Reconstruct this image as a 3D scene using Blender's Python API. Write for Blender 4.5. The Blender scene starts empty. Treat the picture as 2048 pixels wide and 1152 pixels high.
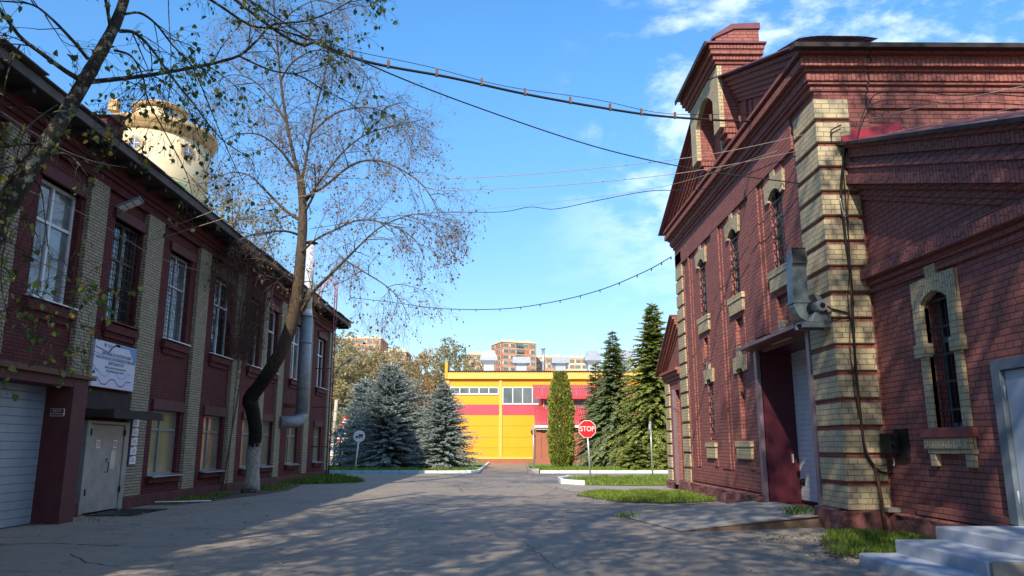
import bpy, math, random
from mathutils import Vector, Matrix
R = math.radians
S = bpy.context.scene
COL = S.collection
rnd = random.Random(7)

# ------------------------------------------------------------------ camera
FPX, PITCH, VPX = 1520.0, R(11.78), 1010.0
YAW = math.atan((1024 - VPX) / FPX * math.cos(PITCH))
cd = bpy.data.cameras.new('camera'); cam = bpy.data.objects.new('camera', cd); COL.objects.link(cam)
cam.location = (0, 0, 1.6); cam.rotation_euler = (R(90) + PITCH, 0, -YAW)
cd.sensor_width = 36; cd.lens = FPX / 2048 * 36; cd.clip_start = 0.1; cd.clip_end = 3000
S.camera = cam
CF = Vector((math.sin(YAW) * math.cos(PITCH), math.cos(YAW) * math.cos(PITCH), math.sin(PITCH)))
CR = Vector((math.cos(YAW), -math.sin(YAW), 0)); CU = CR.cross(CF)
def P(px, py, Y):
    "photo pixel (2048 wide) at depth Y -> point in the place"
    r = CF + CR * ((px - 1024) / FPX) - CU * ((py - 576) / FPX)
    return Vector((0, 0, 1.6)) + r * (Y / r.y)

# ------------------------------------------------------------------ light
SUNV = Vector((-0.46, -1.38, 1.0)).normalized()          # towards the sun
EL = math.asin(SUNV.z); AZ = math.atan2(SUNV.x, SUNV.y)
W = bpy.data.worlds.new('World'); S.world = W; W.use_nodes = True
wt = W.node_tree; wt.nodes.clear()
def wn(t, **k):
    n = wt.nodes.new(t)
    for a, b in k.items(): setattr(n, a, b)
    return n
out = wn('ShaderNodeOutputWorld'); bg = wn('ShaderNodeBackground'); bg.inputs[1].default_value = 0.15
sky = wn('ShaderNodeTexSky', sky_type='NISHITA', sun_disc=False)
sky.sun_elevation = EL; sky.sun_rotation = AZ; sky.air_density = 1.25; sky.dust_density = 0.3; sky.ozone_density = 2.2
hs = wn('ShaderNodeHueSaturation'); hs.inputs['Saturation'].default_value = 1.30; hs.inputs['Value'].default_value = 1.0
wt.links.new(sky.outputs[0], hs.inputs['Color'])
geo = wn('ShaderNodeTexCoord'); mp = wn('ShaderNodeMapping'); mp.inputs['Scale'].default_value = (1.0, 1.0, 2.1)
mp.inputs['Rotation'].default_value = (0, R(18), R(10))
wt.links.new(geo.outputs['Generated'], mp.inputs[0])
n1 = wn('ShaderNodeTexNoise'); n1.inputs['Scale'].default_value = 3.2; n1.inputs['Detail'].default_value = 9; n1.inputs['Roughness'].default_value = 0.62; n1.inputs['Distortion'].default_value = 0.5
n2 = wn('ShaderNodeTexNoise'); n2.inputs['Scale'].default_value = 15; n2.inputs['Detail'].default_value = 6; n2.inputs['Roughness'].default_value = 0.6
for n in (n1, n2): wt.links.new(mp.outputs[0], n.inputs['Vector'])
def wm(op, a, b=None, c=None):
    n = wn('ShaderNodeMath', operation=op)
    for i, v in enumerate((a, b, c)):
        if v is None: continue
        if isinstance(v, (int, float)): n.inputs[i].default_value = v
        else: wt.links.new(v, n.inputs[i])
    return n.outputs[0]
sp = wn('ShaderNodeSeparateXYZ'); wt.links.new(geo.outputs['Generated'], sp.inputs[0])
def wr(v, a, b, c=0, d=1):
    n = wn('ShaderNodeMapRange', interpolation_type='SMOOTHSTEP')
    for i, x in enumerate((a, b, c, d)): n.inputs[i + 1].default_value = x
    wt.links.new(v, n.inputs[0]); return n.outputs[0]
side = wr(sp.outputs[0], -0.02, 0.30)                 # more cloud towards the right hand side
fad = wr(sp.outputs[2], 0.12, 0.34)
cl = wm('ADD', wm('MULTIPLY', n1.outputs[0], 0.7), wm('MULTIPLY', n2.outputs[0], 0.42))
cl = wm('ADD', cl, wm('MULTIPLY', side, 0.10))
cl = wr(cl, 0.585, 0.76)
cl = wm('MULTIPLY', wm('MULTIPLY', cl, wm('MULTIPLY', side, fad)), 0.48)
mx = wn('ShaderNodeMixRGB'); mx.inputs[2].default_value = (7.2, 7.6, 8.2, 1)
hz = wn('ShaderNodeMixRGB'); hz.inputs[1].default_value = (0.52, 0.525, 0.655, 1); hz.inputs[2].default_value = (0.98, 1.02, 1.08, 1)
wt.links.new(wr(sp.outputs[2], -0.05, 0.55), hz.inputs[0])
ml = wn('ShaderNodeMixRGB', blend_type='MULTIPLY'); ml.inputs[0].default_value = 1
wt.links.new(hs.outputs[0], ml.inputs[1]); wt.links.new(hz.outputs[0], ml.inputs[2])
wt.links.new(cl, mx.inputs[0]); wt.links.new(ml.outputs[0], mx.inputs[1])
wt.links.new(mx.outputs[0], bg.inputs[0]); wt.links.new(bg.outputs[0], out.inputs[0])
sd = bpy.data.lights.new('sun', 'SUN'); sd.energy = 4.4; sd.angle = R(0.53); sd.color = (1.0, 0.86, 0.68)
sun = bpy.data.objects.new('sun', sd); COL.objects.link(sun)
sun.rotation_euler = SUNV.to_track_quat('Z', 'Y').to_euler(); sun.location = (0, -20, 40)
S.view_settings.view_transform = 'Standard'; S.view_settings.look = 'None'
S.view_settings.exposure = 0.75; S.view_settings.gamma = 1
S.render.engine = 'CYCLES'
S.cycles.max_bounces = 6; S.cycles.transparent_max_bounces = 6

# ------------------------------------------------------------------ materials
class NT:
    def __init__(s, name):
        s.m = bpy.data.materials.new(name); s.m.use_nodes = True; s.t = s.m.node_tree
        s.b = s.t.nodes['Principled BSDF']
    def n(s, t, **k):
        n = s.t.nodes.new(t)
        for a, b in k.items(): setattr(n, a, b)
        return n
    def l(s, a, b): s.t.links.new(a, b)
    def math(s, op, a, b=None):
        n = s.n('ShaderNodeMath', operation=op)
        for i, v in enumerate((a, b)):
            if v is None: continue
            if isinstance(v, (int, float)): n.inputs[i].default_value = v
            else: s.l(v, n.inputs[i])
        return n.outputs[0]
    def noise(s, vec, scale, detail=4, rough=0.55):
        n = s.n('ShaderNodeTexNoise'); n.inputs['Scale'].default_value = scale
        n.inputs['Detail'].default_value = detail; n.inputs['Roughness'].default_value = rough
        s.l(vec, n.inputs['Vector']); return n.outputs[0]
    def ramp(s, v, a, b, c=0.0, d=1.0):
        n = s.n('ShaderNodeMapRange'); 
        for i, x in enumerate((a, b, c, d)): n.inputs[i + 1].default_value = x
        s.l(v, n.inputs[0]); return n.outputs[0]
    def mix(s, f, a, b):
        n = s.n('ShaderNodeMixRGB')
        for i, v in enumerate((f, a, b)):
            if isinstance(v, (int, float)): n.inputs[i].default_value = v
            elif isinstance(v, tuple): n.inputs[i].default_value = (*v[:3], 1)
            else: s.l(v, n.inputs[i])
        return n.outputs[0]
    def bump(s, h, st=0.5, dist=0.02):
        n = s.n('ShaderNodeBump'); n.inputs['Strength'].default_value = st; n.inputs['Distance'].default_value = dist
        s.l(h, n.inputs['Height']); s.l(n.outputs[0], s.b.inputs['Normal'])
    def pos(s): return s.n('ShaderNodeNewGeometry').outputs['Position']

def paint(name, col, rough=0.6, dirt=0.25, scale=6.0, metal=0.0, bump=0.15, col2=None, spec=0.5):
    "a painted / plain surface with uneven wear"
    q = NT(name); p = q.pos()
    f = q.ramp(q.noise(p, scale, 6, 0.65), 0.35, 0.7)
    c2 = col2 or tuple(c * (1 - dirt) for c in col)
    q.l(q.mix(f, col, c2), q.b.inputs['Base Color'])
    q.b.inputs['Roughness'].default_value = rough; q.b.inputs['Metallic'].default_value = metal
    q.b.inputs['Specular IOR Level'].default_value = spec
    if bump: q.bump(q.noise(p, scale * 5, 3), bump, 0.01)
    return q.m

def brick(name, c1, c2, mortar, w=0.255, h=0.077, ms=0.008, soldier=False, rough=0.75, stain=(0.05, 0.03, 0.03), stain_amt=0.5, bs=1.0, thr=0.58):
    q = NT(name); g = q.n('ShaderNodeNewGeometry')
    sp = q.n('ShaderNodeSeparateXYZ'); q.l(g.outputs['Position'], sp.inputs[0])
    sn = q.n('ShaderNodeSeparateXYZ'); q.l(g.outputs['True Normal'], sn.inputs[0])
    ax = q.math('GREATER_THAN', q.math('ABSOLUTE', sn.outputs[0]), 0.6)
    az = q.math('GREATER_THAN', q.math('ABSOLUTE', sn.outputs[2]), 0.6)
    u = q.n('ShaderNodeMix'); q.l(ax, u.inputs[0]); q.l(sp.outputs[0], u.inputs[2]); q.l(sp.outputs[1], u.inputs[3])
    v = q.n('ShaderNodeMix'); q.l(az, v.inputs[0]); q.l(sp.outputs[2], v.inputs[2]); q.l(sp.outputs[1], v.inputs[3])
    uo, vo = u.outputs[0], v.outputs[0]
    wob = q.noise(g.outputs['Position'], 5.0, 3)
    uo = q.math('ADD', uo, q.math('MULTIPLY', q.math('SUBTRACT', wob, 0.5), 0.035))
    wob2 = q.noise(g.outputs['Position'], 2.7, 3)
    vo = q.math('ADD', vo, q.math('MULTIPLY', q.math('SUBTRACT', wob2, 0.5), 0.022))
    if soldier: uo, vo = vo, uo
    cb = q.n('ShaderNodeCombineXYZ'); q.l(uo, cb.inputs[0]); q.l(vo, cb.inputs[1])
    bt = q.n('ShaderNodeTexBrick'); q.l(cb.outputs[0], bt.inputs['Vector'])
    bt.offset = 0.5; bt.squash = 0.62; bt.squash_frequency = 3
    for k, x in (('Scale', 1.0), ('Mortar Size', ms), ('Mortar Smooth', 0.6), ('Bias', -0.1), ('Brick Width', w), ('Row Height', h)):
        bt.inputs[k].default_value = x
    bt.inputs['Color1'].default_value = (*c1, 1); bt.inputs['Color2'].default_value = (*c2, 1); bt.inputs['Mortar'].default_value = (*mortar, 1)
    big = q.ramp(q.noise(g.outputs['Position'], 0.8, 6, 0.65), thr, 0.80, 0, stain_amt)
    fine = q.ramp(q.noise(g.outputs['Position'], 22, 4, 0.7), 0.3, 0.75, 0.0, 0.28)
    c = q.mix(fine, bt.outputs[0], tuple(x * 0.55 for x in c1))
    c = q.mix(q.ramp(q.noise(g.outputs['Position'], 1.9, 7, 0.72), 0.57, 0.72, 0, 0.30), c, tuple(min(1, x * 1.5 + .035) for x in c1))
    c = q.mix(big, c, stain)
    q.l(c, q.b.inputs['Base Color']); q.b.inputs['Roughness'].default_value = rough
    q.b.inputs['Specular IOR Level'].default_value = 0.15
    hgt = q.math('SUBTRACT', 1.0, bt.outputs['Fac'])
    hgt = q.math('ADD', hgt, q.math('MULTIPLY', q.noise(g.outputs['Position'], 24, 5, 0.75), 0.8))
    q.bump(hgt, 0.75 * bs, 0.012)
    return q.m

M = {}
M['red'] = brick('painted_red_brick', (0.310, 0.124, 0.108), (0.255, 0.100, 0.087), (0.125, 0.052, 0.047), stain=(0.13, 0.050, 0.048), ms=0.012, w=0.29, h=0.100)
M['red_soldier'] = brick('painted_red_soldier', (0.318, 0.126, 0.108), (0.255, 0.100, 0.087), (0.105, 0.044, 0.040), soldier=True, ms=0.012, h=.095)
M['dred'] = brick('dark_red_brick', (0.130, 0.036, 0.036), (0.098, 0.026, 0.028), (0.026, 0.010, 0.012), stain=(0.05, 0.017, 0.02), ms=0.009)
M['dred_soldier'] = brick('dark_red_soldier', (0.130, 0.034, 0.034), (0.098, 0.026, 0.027), (0.035, 0.012, 0.014), soldier=True)
M['cream'] = brick('cream_brick', (0.500, 0.430, 0.280), (0.440, 0.375, 0.240), (0.235, 0.190, 0.115), stain=(0.22, 0.17, 0.10), stain_amt=0.7, w=0.29, h=0.1058, ms=0.010)
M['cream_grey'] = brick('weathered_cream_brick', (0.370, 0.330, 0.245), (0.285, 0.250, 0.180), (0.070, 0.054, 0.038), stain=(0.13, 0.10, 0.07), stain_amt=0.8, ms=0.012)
M['cream_soldier'] = brick('cream_soldier', (0.500, 0.430, 0.280), (0.440, 0.370, 0.235), (0.15, 0.115, 0.07), soldier=True)
M['orange_brick'] = brick('orange_brick', (0.42, 0.14, 0.085), (0.34, 0.105, 0.065), (0.30, 0.22, 0.17), w=0.26, h=0.08, stain_amt=0.1)
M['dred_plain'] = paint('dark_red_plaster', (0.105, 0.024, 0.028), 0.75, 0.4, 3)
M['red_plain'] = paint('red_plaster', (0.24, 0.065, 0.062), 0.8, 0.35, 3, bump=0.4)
M['redmetal'] = paint('maroon_metal_sheet', (0.17, 0.055, 0.068), 0.38, 0.3, 2, 0.0, 0.05)
M['redflash'] = paint('bright_red_flashing', (0.30, 0.015, 0.022), 0.4, 0.25, 2, 0, 0.03)
M['maroon'] = paint('maroon_gate_panel', (0.080, 0.013, 0.025), 0.4, 0.3, 2, 0, 0.05)
M['lilac'] = paint('maroon_trim_lilac_sheen', (0.21, 0.15, 0.19), 0.4, 0.3, 4, 0.1, 0.05)  # lilac reflection on the maroon metal, put into its base colour
M['darkwood'] = paint('dark_eave_boards', (0.035, 0.026, 0.024), 0.85, 0.5, 3, bump=0.4)
M['slate'] = paint('old_roof_sheet', (0.10, 0.085, 0.08), 0.8, 0.5, 2, bump=0.4)
M['white'] = paint('white_paint', (0.72, 0.73, 0.74), 0.4, 0.12, 5, bump=0.03)
M['pvc'] = paint('window_plastic', (0.62, 0.66, 0.70), 0.35, 0.12, 5, bump=0.02)
M['oldframe'] = paint('grey_window_frame', (0.20, 0.22, 0.23), 0.5, 0.3, 5, bump=0.05)
M['brownframe'] = paint('brown_window_frame', (0.10, 0.055, 0.035), 0.5, 0.3, 5, bump=0.05)
M['doorgrey'] = paint('scuffed_grey_door_paint', (0.31, 0.315, 0.31), 0.33, 0.35, 2.5, bump=0.08)
M['doorblue'] = paint('blue_grey_door_paint', (0.34, 0.42, 0.52), 0.4, 0.12, 2, bump=0.04)
M['framegrey'] = paint('blue_grey_frame_paint', (0.13, 0.17, 0.21), 0.45, 0.2, 3, bump=0.04)
M['iron'] = paint('black_iron', (0.012, 0.012, 0.014), 0.55, 0.3, 20, 0.3, 0.1)
M['rubber'] = paint('black_cable', (0.012, 0.012, 0.013), 0.7, 0.3, 20, bump=0)
M['palewire'] = paint('pale_wire', (0.32, 0.28, 0.24), 0.6, 0.3, 20, bump=0)
M['ladder'] = paint('dark_red_paint_steel', (0.17, 0.022, 0.030), 0.5, 0.3, 8, bump=0.05)
M['ladder_top'] = paint('bright_red_paint_steel', (0.60, 0.06, 0.07), 0.5, 0.2, 8, bump=0.05)
M['rust'] = paint('rusty_steel', (0.16, 0.07, 0.04), 0.8, 0.5, 12, bump=0.2)
M['tin'] = paint('zinc_sheet', (0.46, 0.48, 0.50), 0.38, 0.18, 3, 0.75, 0.03)
M['grille'] = paint('window_bar_paint', (0.022, 0.018, 0.018), 0.6, 0.3, 20, bump=0)
M['duct'] = paint('grey_duct_paint', (0.13, 0.17, 0.19), 0.42, 0.35, 6, 0.1, 0.08, col2=(0.08, 0.10, 0.11))
M['fluepaint'] = paint('grey_flue_paint', (0.27, 0.31, 0.36), 0.45, 0.4, 5, 0.1, 0.08, col2=(0.17, 0.19, 0.21))
M['stepblue'] = paint('light_blue_grey_step_paint', (0.40, 0.46, 0.55), 0.65, 0.14, 3, bump=0.35, col2=(0.29, 0.33, 0.38))
M['stepconc'] = paint('bare_step_concrete', (0.30, 0.30, 0.26), 0.85, 0.35, 3, bump=0.3)
M['kerbwhite'] = paint('white_kerb_paint', (0.74, 0.78, 0.80), 0.7, 0.15, 4, bump=0.1)
M['kerbblue'] = paint('blue_kerb_tone', (0.30, 0.56, 0.72), 0.7, 0.15, 4, bump=0.1)
M['concrete'] = paint('concrete', (0.25, 0.245, 0.225), 0.9, 0.3, 3, bump=0.3)
M['paleconc'] = paint('pale_concrete', (0.40, 0.36, 0.32), 0.9, 0.3, 3, bump=0.2)
M['yellow'] = paint('yellow_wall_panel', (0.84, 0.345, 0.003), 0.5, 0.07, 0.6, bump=0)
M['palyellow'] = paint('pale_yellow_trim', (0.80, 0.45, 0.10), 0.55, 0.08, 1, bump=0)
M['crimson'] = paint('crimson_wall_panel', (0.52, 0.062, 0.10), 0.5, 0.07, 1, bump=0)
M['redtile'] = paint('red_tile_sheet', (0.50, 0.075, 0.09), 0.38, 0.15, 2, bump=0.05)
M['stopred'] = paint('red_sign_face', (0.66, 0.012, 0.020), 0.35, 0.08, 3, bump=0)
M['signwhite'] = paint('white_sign_face', (0.80, 0.80, 0.80), 0.4, 0.06, 4, bump=0)
M['signgrey'] = paint('dark_grey_print', (0.07, 0.08, 0.09), 0.5, 0.1, 4, bump=0)
M['galv'] = paint('galvanised_post', (0.46, 0.49, 0.50), 0.42, 0.2, 6, 0.5, 0.02)
M['board'] = paint('notice_board_face', (0.50, 0.54, 0.70), 0.35, 0.05, 2, bump=0)
M['navy'] = paint('navy_print', (0.035, 0.05, 0.16), 0.4, 0.1, 3, bump=0)
M['blue'] = paint('blue_print', (0.06, 0.20, 0.50), 0.4, 0.1, 3, bump=0)
M['skyblue'] = paint('sky_blue_print', (0.22, 0.45, 0.72), 0.4, 0.1, 3, bump=0)
M['redprint'] = paint('red_print', (0.50, 0.05, 0.05), 0.4, 0.1, 3, bump=0)
M['towercream'] = paint('cream_render', (0.66, 0.57, 0.38), 0.85, 0.25, 0.5, bump=0.2, col2=(0.54, 0.45, 0.29))
M['towertrim'] = paint('ochre_cornice', (0.58, 0.40, 0.20), 0.85, 0.3, 1.5, bump=0.2)
M['emblem'] = paint('faded_green_emblem', (0.22, 0.36, 0.20), 0.8, 0.3, 3, bump=0)
M['aptred'] = paint('apartment_brick', (0.42, 0.16, 0.10), 0.8, 0.15, 0.3, bump=0)
M['aptcream'] = paint('apartment_cream', (0.62, 0.54, 0.36), 0.8, 0.1, 0.3, bump=0)
M['lampglass'] = paint('lamp_glass', (0.70, 0.72, 0.70), 0.25, 0.1, 9, bump=0)
M['polecream'] = paint('pole_concrete', (0.50, 0.42, 0.32), 0.8, 0.2, 3, bump=0.1)
M['whitewash'] = paint('whitewash', (0.36, 0.35, 0.32), 0.95, 0.6, 5, bump=0.8, col2=(0.15, 0.14, 0.12))

def glass(name, col, rough=0.04, var=0.5, sc=1.4):
    q = NT(name); p = q.pos()
    f = q.ramp(q.noise(p, sc, 4, 0.6), 0.4, 0.65)
    q.l(q.mix(f, col, tuple(c * var for c in col)), q.b.inputs['Base Color'])
    q.b.inputs['Roughness'].default_value = rough; q.b.inputs['Specular IOR Level'].default_value = 0.9
    q.b.inputs['IOR'].default_value = 1.55
    q.bump(q.noise(p, 1.7, 2), 0.10, 0.03)
    return q.m
M['glass'] = glass('dark_window_glass', (0.022, 0.028, 0.032))
M['glass_black'] = glass('sooty_window_glass', (0.010, 0.012, 0.014), 0.25)
M['glass_bright'] = glass('window_glass_with_blind', (0.16, 0.18, 0.19))
M['glass_beige'] = glass('window_glass_over_beige_curtain', (0.26, 0.225, 0.145), 0.12, 0.75)
M['glass_far'] = glass('far_window_glass', (0.14, 0.18, 0.20), 0.15, 0.6, 0.5)

def panelled(name, col, axis, step, rough=0.4, depth=0.6):
    "sheet with horizontal grooves"
    q = NT(name); p = q.pos(); sp = q.n('ShaderNodeSeparateXYZ'); q.l(p, sp.inputs[0])
    f = q.math('FRACT', q.math('DIVIDE', sp.outputs[axis], step))
    g = q.ramp(q.math('ABSOLUTE', q.math('SUBTRACT', f, 0.5)), 0.44, 0.5)
    q.l(q.mix(g, q.mix(q.ramp(q.noise(p, 3, 5), 0.4, 0.7), col, tuple(c * 0.85 for c in col)), tuple(c * 0.45 for c in col)), q.b.inputs['Base Color'])
    q.b.inputs['Roughness'].default_value = rough
    q.bump(q.math('SUBTRACT', 1.0, g), depth, 0.01)
    return q.m
M['rollerdoor'] = panelled('white_sectional_door', (0.60, 0.63, 0.64), 2, 0.125)
M['bluepanel'] = panelled('pale_blue_sectional_door', (0.27, 0.33, 0.40), 2, 0.17)
M['tilewave'] = panelled('wavy_red_tile_sheet', (0.46, 0.045, 0.055), 0, 0.20, 0.32)

def rock(name, col, sc=3.0):
    q = NT(name); p = q.pos()
    a = q.noise(p, sc, 7, 0.7); f = q.ramp(a, 0.35, 0.7)
    st = q.ramp(q.noise(p, 0.9, 5, 0.6), 0.52, 0.66)
    c = q.mix(f, col, tuple(c * 0.5 for c in col))
    c = q.mix(q.math('MULTIPLY', st, 0.65), c, (0.045, 0.030, 0.028))
    q.l(c, q.b.inputs['Base Color']); q.b.inputs['Roughness'].default_value = 0.85
    q.bump(q.math('ADD', a, q.math('MULTIPLY', q.noise(p, sc * 5, 5, 0.7), 0.4)), 1.0, 0.09)
    return q.m
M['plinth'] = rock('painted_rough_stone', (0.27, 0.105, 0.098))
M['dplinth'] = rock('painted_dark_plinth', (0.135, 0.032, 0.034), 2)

def bark(name, col, lichen=None, amt=0.6):
    q = NT(name); p = q.pos(); mp = q.n('ShaderNodeMapping'); mp.inputs['Scale'].default_value = (9, 9, 2.2); q.l(p, mp.inputs[0])
    a = q.noise(mp.outputs[0], 2.2, 6, 0.7)
    c = q.mix(q.ramp(a, 0.35, 0.65), tuple(x * 0.35 for x in col), col)
    if lichen: c = q.mix(q.math('MULTIPLY', q.ramp(q.noise(p, 7.5, 7, 0.75), 0.53, 0.60), amt), c, lichen)
    q.l(c, q.b.inputs['Base Color']); q.b.inputs['Roughness'].default_value = 0.9; q.b.inputs['Specular IOR Level'].default_value = 0.2
    q.bump(a, 1.0, 0.03); return q.m
M['bark'] = bark('brown_bark', (0.115, 0.085, 0.058), (0.14, 0.13, 0.075), 0.5)
M['bark_near'] = bark('dark_bark_with_lichen', (0.055, 0.045, 0.036), (0.34, 0.34, 0.27), 0.7)
M['bark_black'] = bark('blackened_bark', (0.018, 0.016, 0.015))
M['bark_pale'] = bark('pale_bark', (0.34, 0.29, 0.20))
M['twig'] = paint('brown_twigs', (0.155, 0.120, 0.098), 0.9, 0.3, 3, bump=0)
M['twig_pale'] = paint('pale_twigs', (0.36, 0.29, 0.19), 0.9, 0.3, 3, bump=0)
M['twig_dark'] = paint('dark_twigs', (0.035, 0.028, 0.024), 0.9, 0.3, 3, bump=0)
M['vinetwig'] = paint('reddish_brown_vine_stems', (0.12, 0.060, 0.048), 0.9, 0.3, 3, bump=0)

def leaf(name, col, tr=0.45, rough=0.6):
    q = NT(name); p = q.pos()
    c = q.mix(q.ramp(q.noise(p, 4.0, 3), 0.35, 0.7), col, tuple(x * 0.6 for x in col))
    q.l(c, q.b.inputs['Base Color']); q.b.inputs['Roughness'].default_value = rough; q.b.inputs['Specular IOR Level'].default_value = 0.25
    if tr:
        t = q.n('ShaderNodeBsdfTranslucent'); q.l(c, t.inputs[0]); ms = q.n('ShaderNodeMixShader'); ms.inputs[0].default_value = tr
        q.l(q.b.outputs[0], ms.inputs[1]); q.l(t.outputs[0], ms.inputs[2]); q.l(ms.outputs[0], q.t.nodes['Material Output'].inputs[0])
    return q.m
M['leaf_g'] = leaf('green_leaf', (0.11, 0.17, 0.045))
M['leaf_gs'] = leaf('sunny_green_leaf', (0.24, 0.30, 0.07))
M['leaf_d'] = leaf('dark_green_leaf', (0.05, 0.09, 0.03))
M['leaf_y'] = leaf('yellow_leaf', (0.42, 0.30, 0.045))
M['leaf_o'] = leaf('olive_leaf', (0.36, 0.32, 0.15))
M['leaf_olive2'] = leaf('pale_olive_leaf', (0.48, 0.42, 0.23))
M['leaf_or'] = leaf('orange_leaf', (0.48, 0.30, 0.12))
M['seed'] = leaf('brown_seed_cluster', (0.20, 0.115, 0.065), 0.15)
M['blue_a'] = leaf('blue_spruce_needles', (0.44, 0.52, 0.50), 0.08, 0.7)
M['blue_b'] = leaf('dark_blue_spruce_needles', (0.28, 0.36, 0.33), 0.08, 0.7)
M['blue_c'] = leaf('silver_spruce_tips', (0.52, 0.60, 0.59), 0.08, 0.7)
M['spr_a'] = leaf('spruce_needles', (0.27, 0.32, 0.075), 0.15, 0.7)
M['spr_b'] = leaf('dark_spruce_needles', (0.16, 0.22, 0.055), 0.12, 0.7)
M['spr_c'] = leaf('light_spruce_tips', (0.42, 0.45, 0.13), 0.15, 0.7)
M['spg_a'] = leaf('grey_spruce_needles', (0.24, 0.31, 0.17), 0.12, 0.7)
M['thu_a'] = leaf('thuja_sprays', (0.26, 0.35, 0.055), 0.15, 0.7)
M['thu_b'] = leaf('thuja_dark_sprays', (0.14, 0.21, 0.04), 0.12, 0.7)
M['thu_c'] = leaf('thuja_rusty_tips', (0.36, 0.27, 0.06), 0.15, 0.7)
M['gr_a'] = leaf('grass_blade', (0.16, 0.29, 0.03), 0.3)
M['gr_b'] = leaf('grass_blade_yellowish', (0.28, 0.34, 0.06), 0.3)
M['gr_c'] = leaf('dark_grass_blade', (0.075, 0.16, 0.022), 0.3)
M['gr_d'] = leaf('dry_grass_blade', (0.30, 0.24, 0.11), 0.2)
M['litter'] = leaf('fallen_leaf', (0.34, 0.27, 0.13), 0.1)
M['litter2'] = leaf('pale_fallen_leaf', (0.48, 0.44, 0.30), 0.1)

def asphalt():
    q = NT('old_asphalt'); p = q.pos()
    a = q.noise(p, 160, 4, 0.8); b = q.noise(p, 0.35, 6, 0.62); d = q.noise(p, 3.0, 6, 0.7)
    c = q.mix(q.ramp(a, 0.3, 0.72), (0.160, 0.137, 0.110), (0.310, 0.268, 0.216))
    c = q.mix(q.ramp(b, 0.45, 0.62, 0, 0.5), c, (0.29, 0.25, 0.20))
    c = q.mix(q.ramp(d, 0.52, 0.72, 0, 0.55), c, (0.115, 0.103, 0.092))
    e_ = q.noise(p, 1.1, 7, 0.75); c = q.mix(q.ramp(e_, 0.56, 0.60, 0, 0.40), c, (0.095, 0.088, 0.082)); c = q.mix(q.ramp(e_, 0.44, 0.38, 0, 0.35), c, (0.30, 0.265, 0.22))
    mp = q.n('ShaderNodeMapping'); mp.inputs['Scale'].default_value = (1, 1, 1); q.l(p, mp.inputs[0])
    # crack network, wobbling and broken up
    dn = q.n('ShaderNodeTexNoise'); dn.inputs['Scale'].default_value = 0.9; dn.inputs['Detail'].default_value = 8; dn.inputs['Roughness'].default_value = 0.7; q.l(p, dn.inputs['Vector'])
    vm = q.n('ShaderNodeVectorMath', operation='MULTIPLY_ADD'); q.l(dn.outputs['Color'], vm.inputs[0]); vm.inputs[1].default_value = (2.2, 2.2, 0); q.l(p, vm.inputs[2])
    vo = q.n('ShaderNodeTexVoronoi', feature='DISTANCE_TO_EDGE'); vo.inputs['Scale'].default_value = 0.22; q.l(vm.outputs[0], vo.inputs['Vector'])
    cr = q.math('MULTIPLY', q.ramp(vo.outputs[0], 0.0, 0.004, 1, 0), q.ramp(q.noise(p, 0.25, 3), 0.48, 0.56))
    c = q.mix(q.math('MULTIPLY', cr, 0.75), c, (0.02, 0.018, 0.016))
    q.l(c, q.b.inputs['Base Color']); q.b.inputs['Roughness'].default_value = 0.78; q.b.inputs['Specular IOR Level'].default_value = 0.45
    h = q.math('ADD', q.math('MULTIPLY', a, 0.5), q.math('MULTIPLY', d, 0.7)); h = q.math('SUBTRACT', h, cr)
    q.bump(h, 0.55, 0.012); return q.m
M['asphalt'] = asphalt()
def soil(name, a, b, sc=2):
    q = NT(name); p = q.pos(); f = q.ramp(q.noise(p, sc, 8, 0.7), 0.35, 0.68)
    g = q.ramp(q.noise(p, sc * 22, 3, 0.7), 0.3, 0.7, 0, 0.5)
    q.l(q.mix(g, q.mix(f, a, b), tuple(x * 0.5 for x in a)), q.b.inputs['Base Color']); q.b.inputs['Roughness'].default_value = 0.95
    q.bump(q.noise(p, sc * 12, 5, 0.7), 0.8, 0.03); return q.m
M['soil'] = soil('bare_earth', (0.10, 0.08, 0.055), (0.065, 0.055, 0.04))
M['turf'] = soil('turf', (0.13, 0.22, 0.03), (0.19, 0.24, 0.05), 1.2)
M['farground'] = soil('distant_ground', (0.09, 0.10, 0.04), (0.12, 0.11, 0.06), 0.05)
M['slab'] = soil('ramp_concrete', (0.34, 0.32, 0.285), (0.25, 0.235, 0.21), 1.2)
M['rampside'] = paint('weathered_red_ramp_side', (0.17, 0.10, 0.075), 0.9, 0.5, 4, bump=0.4, col2=(0.10, 0.085, 0.07))
M['paver'] = brick('brown_paving', (0.33, 0.26, 0.19), (0.28, 0.22, 0.165), (0.2, 0.16, 0.13), w=0.2, h=0.1, bs=0.3)

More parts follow.
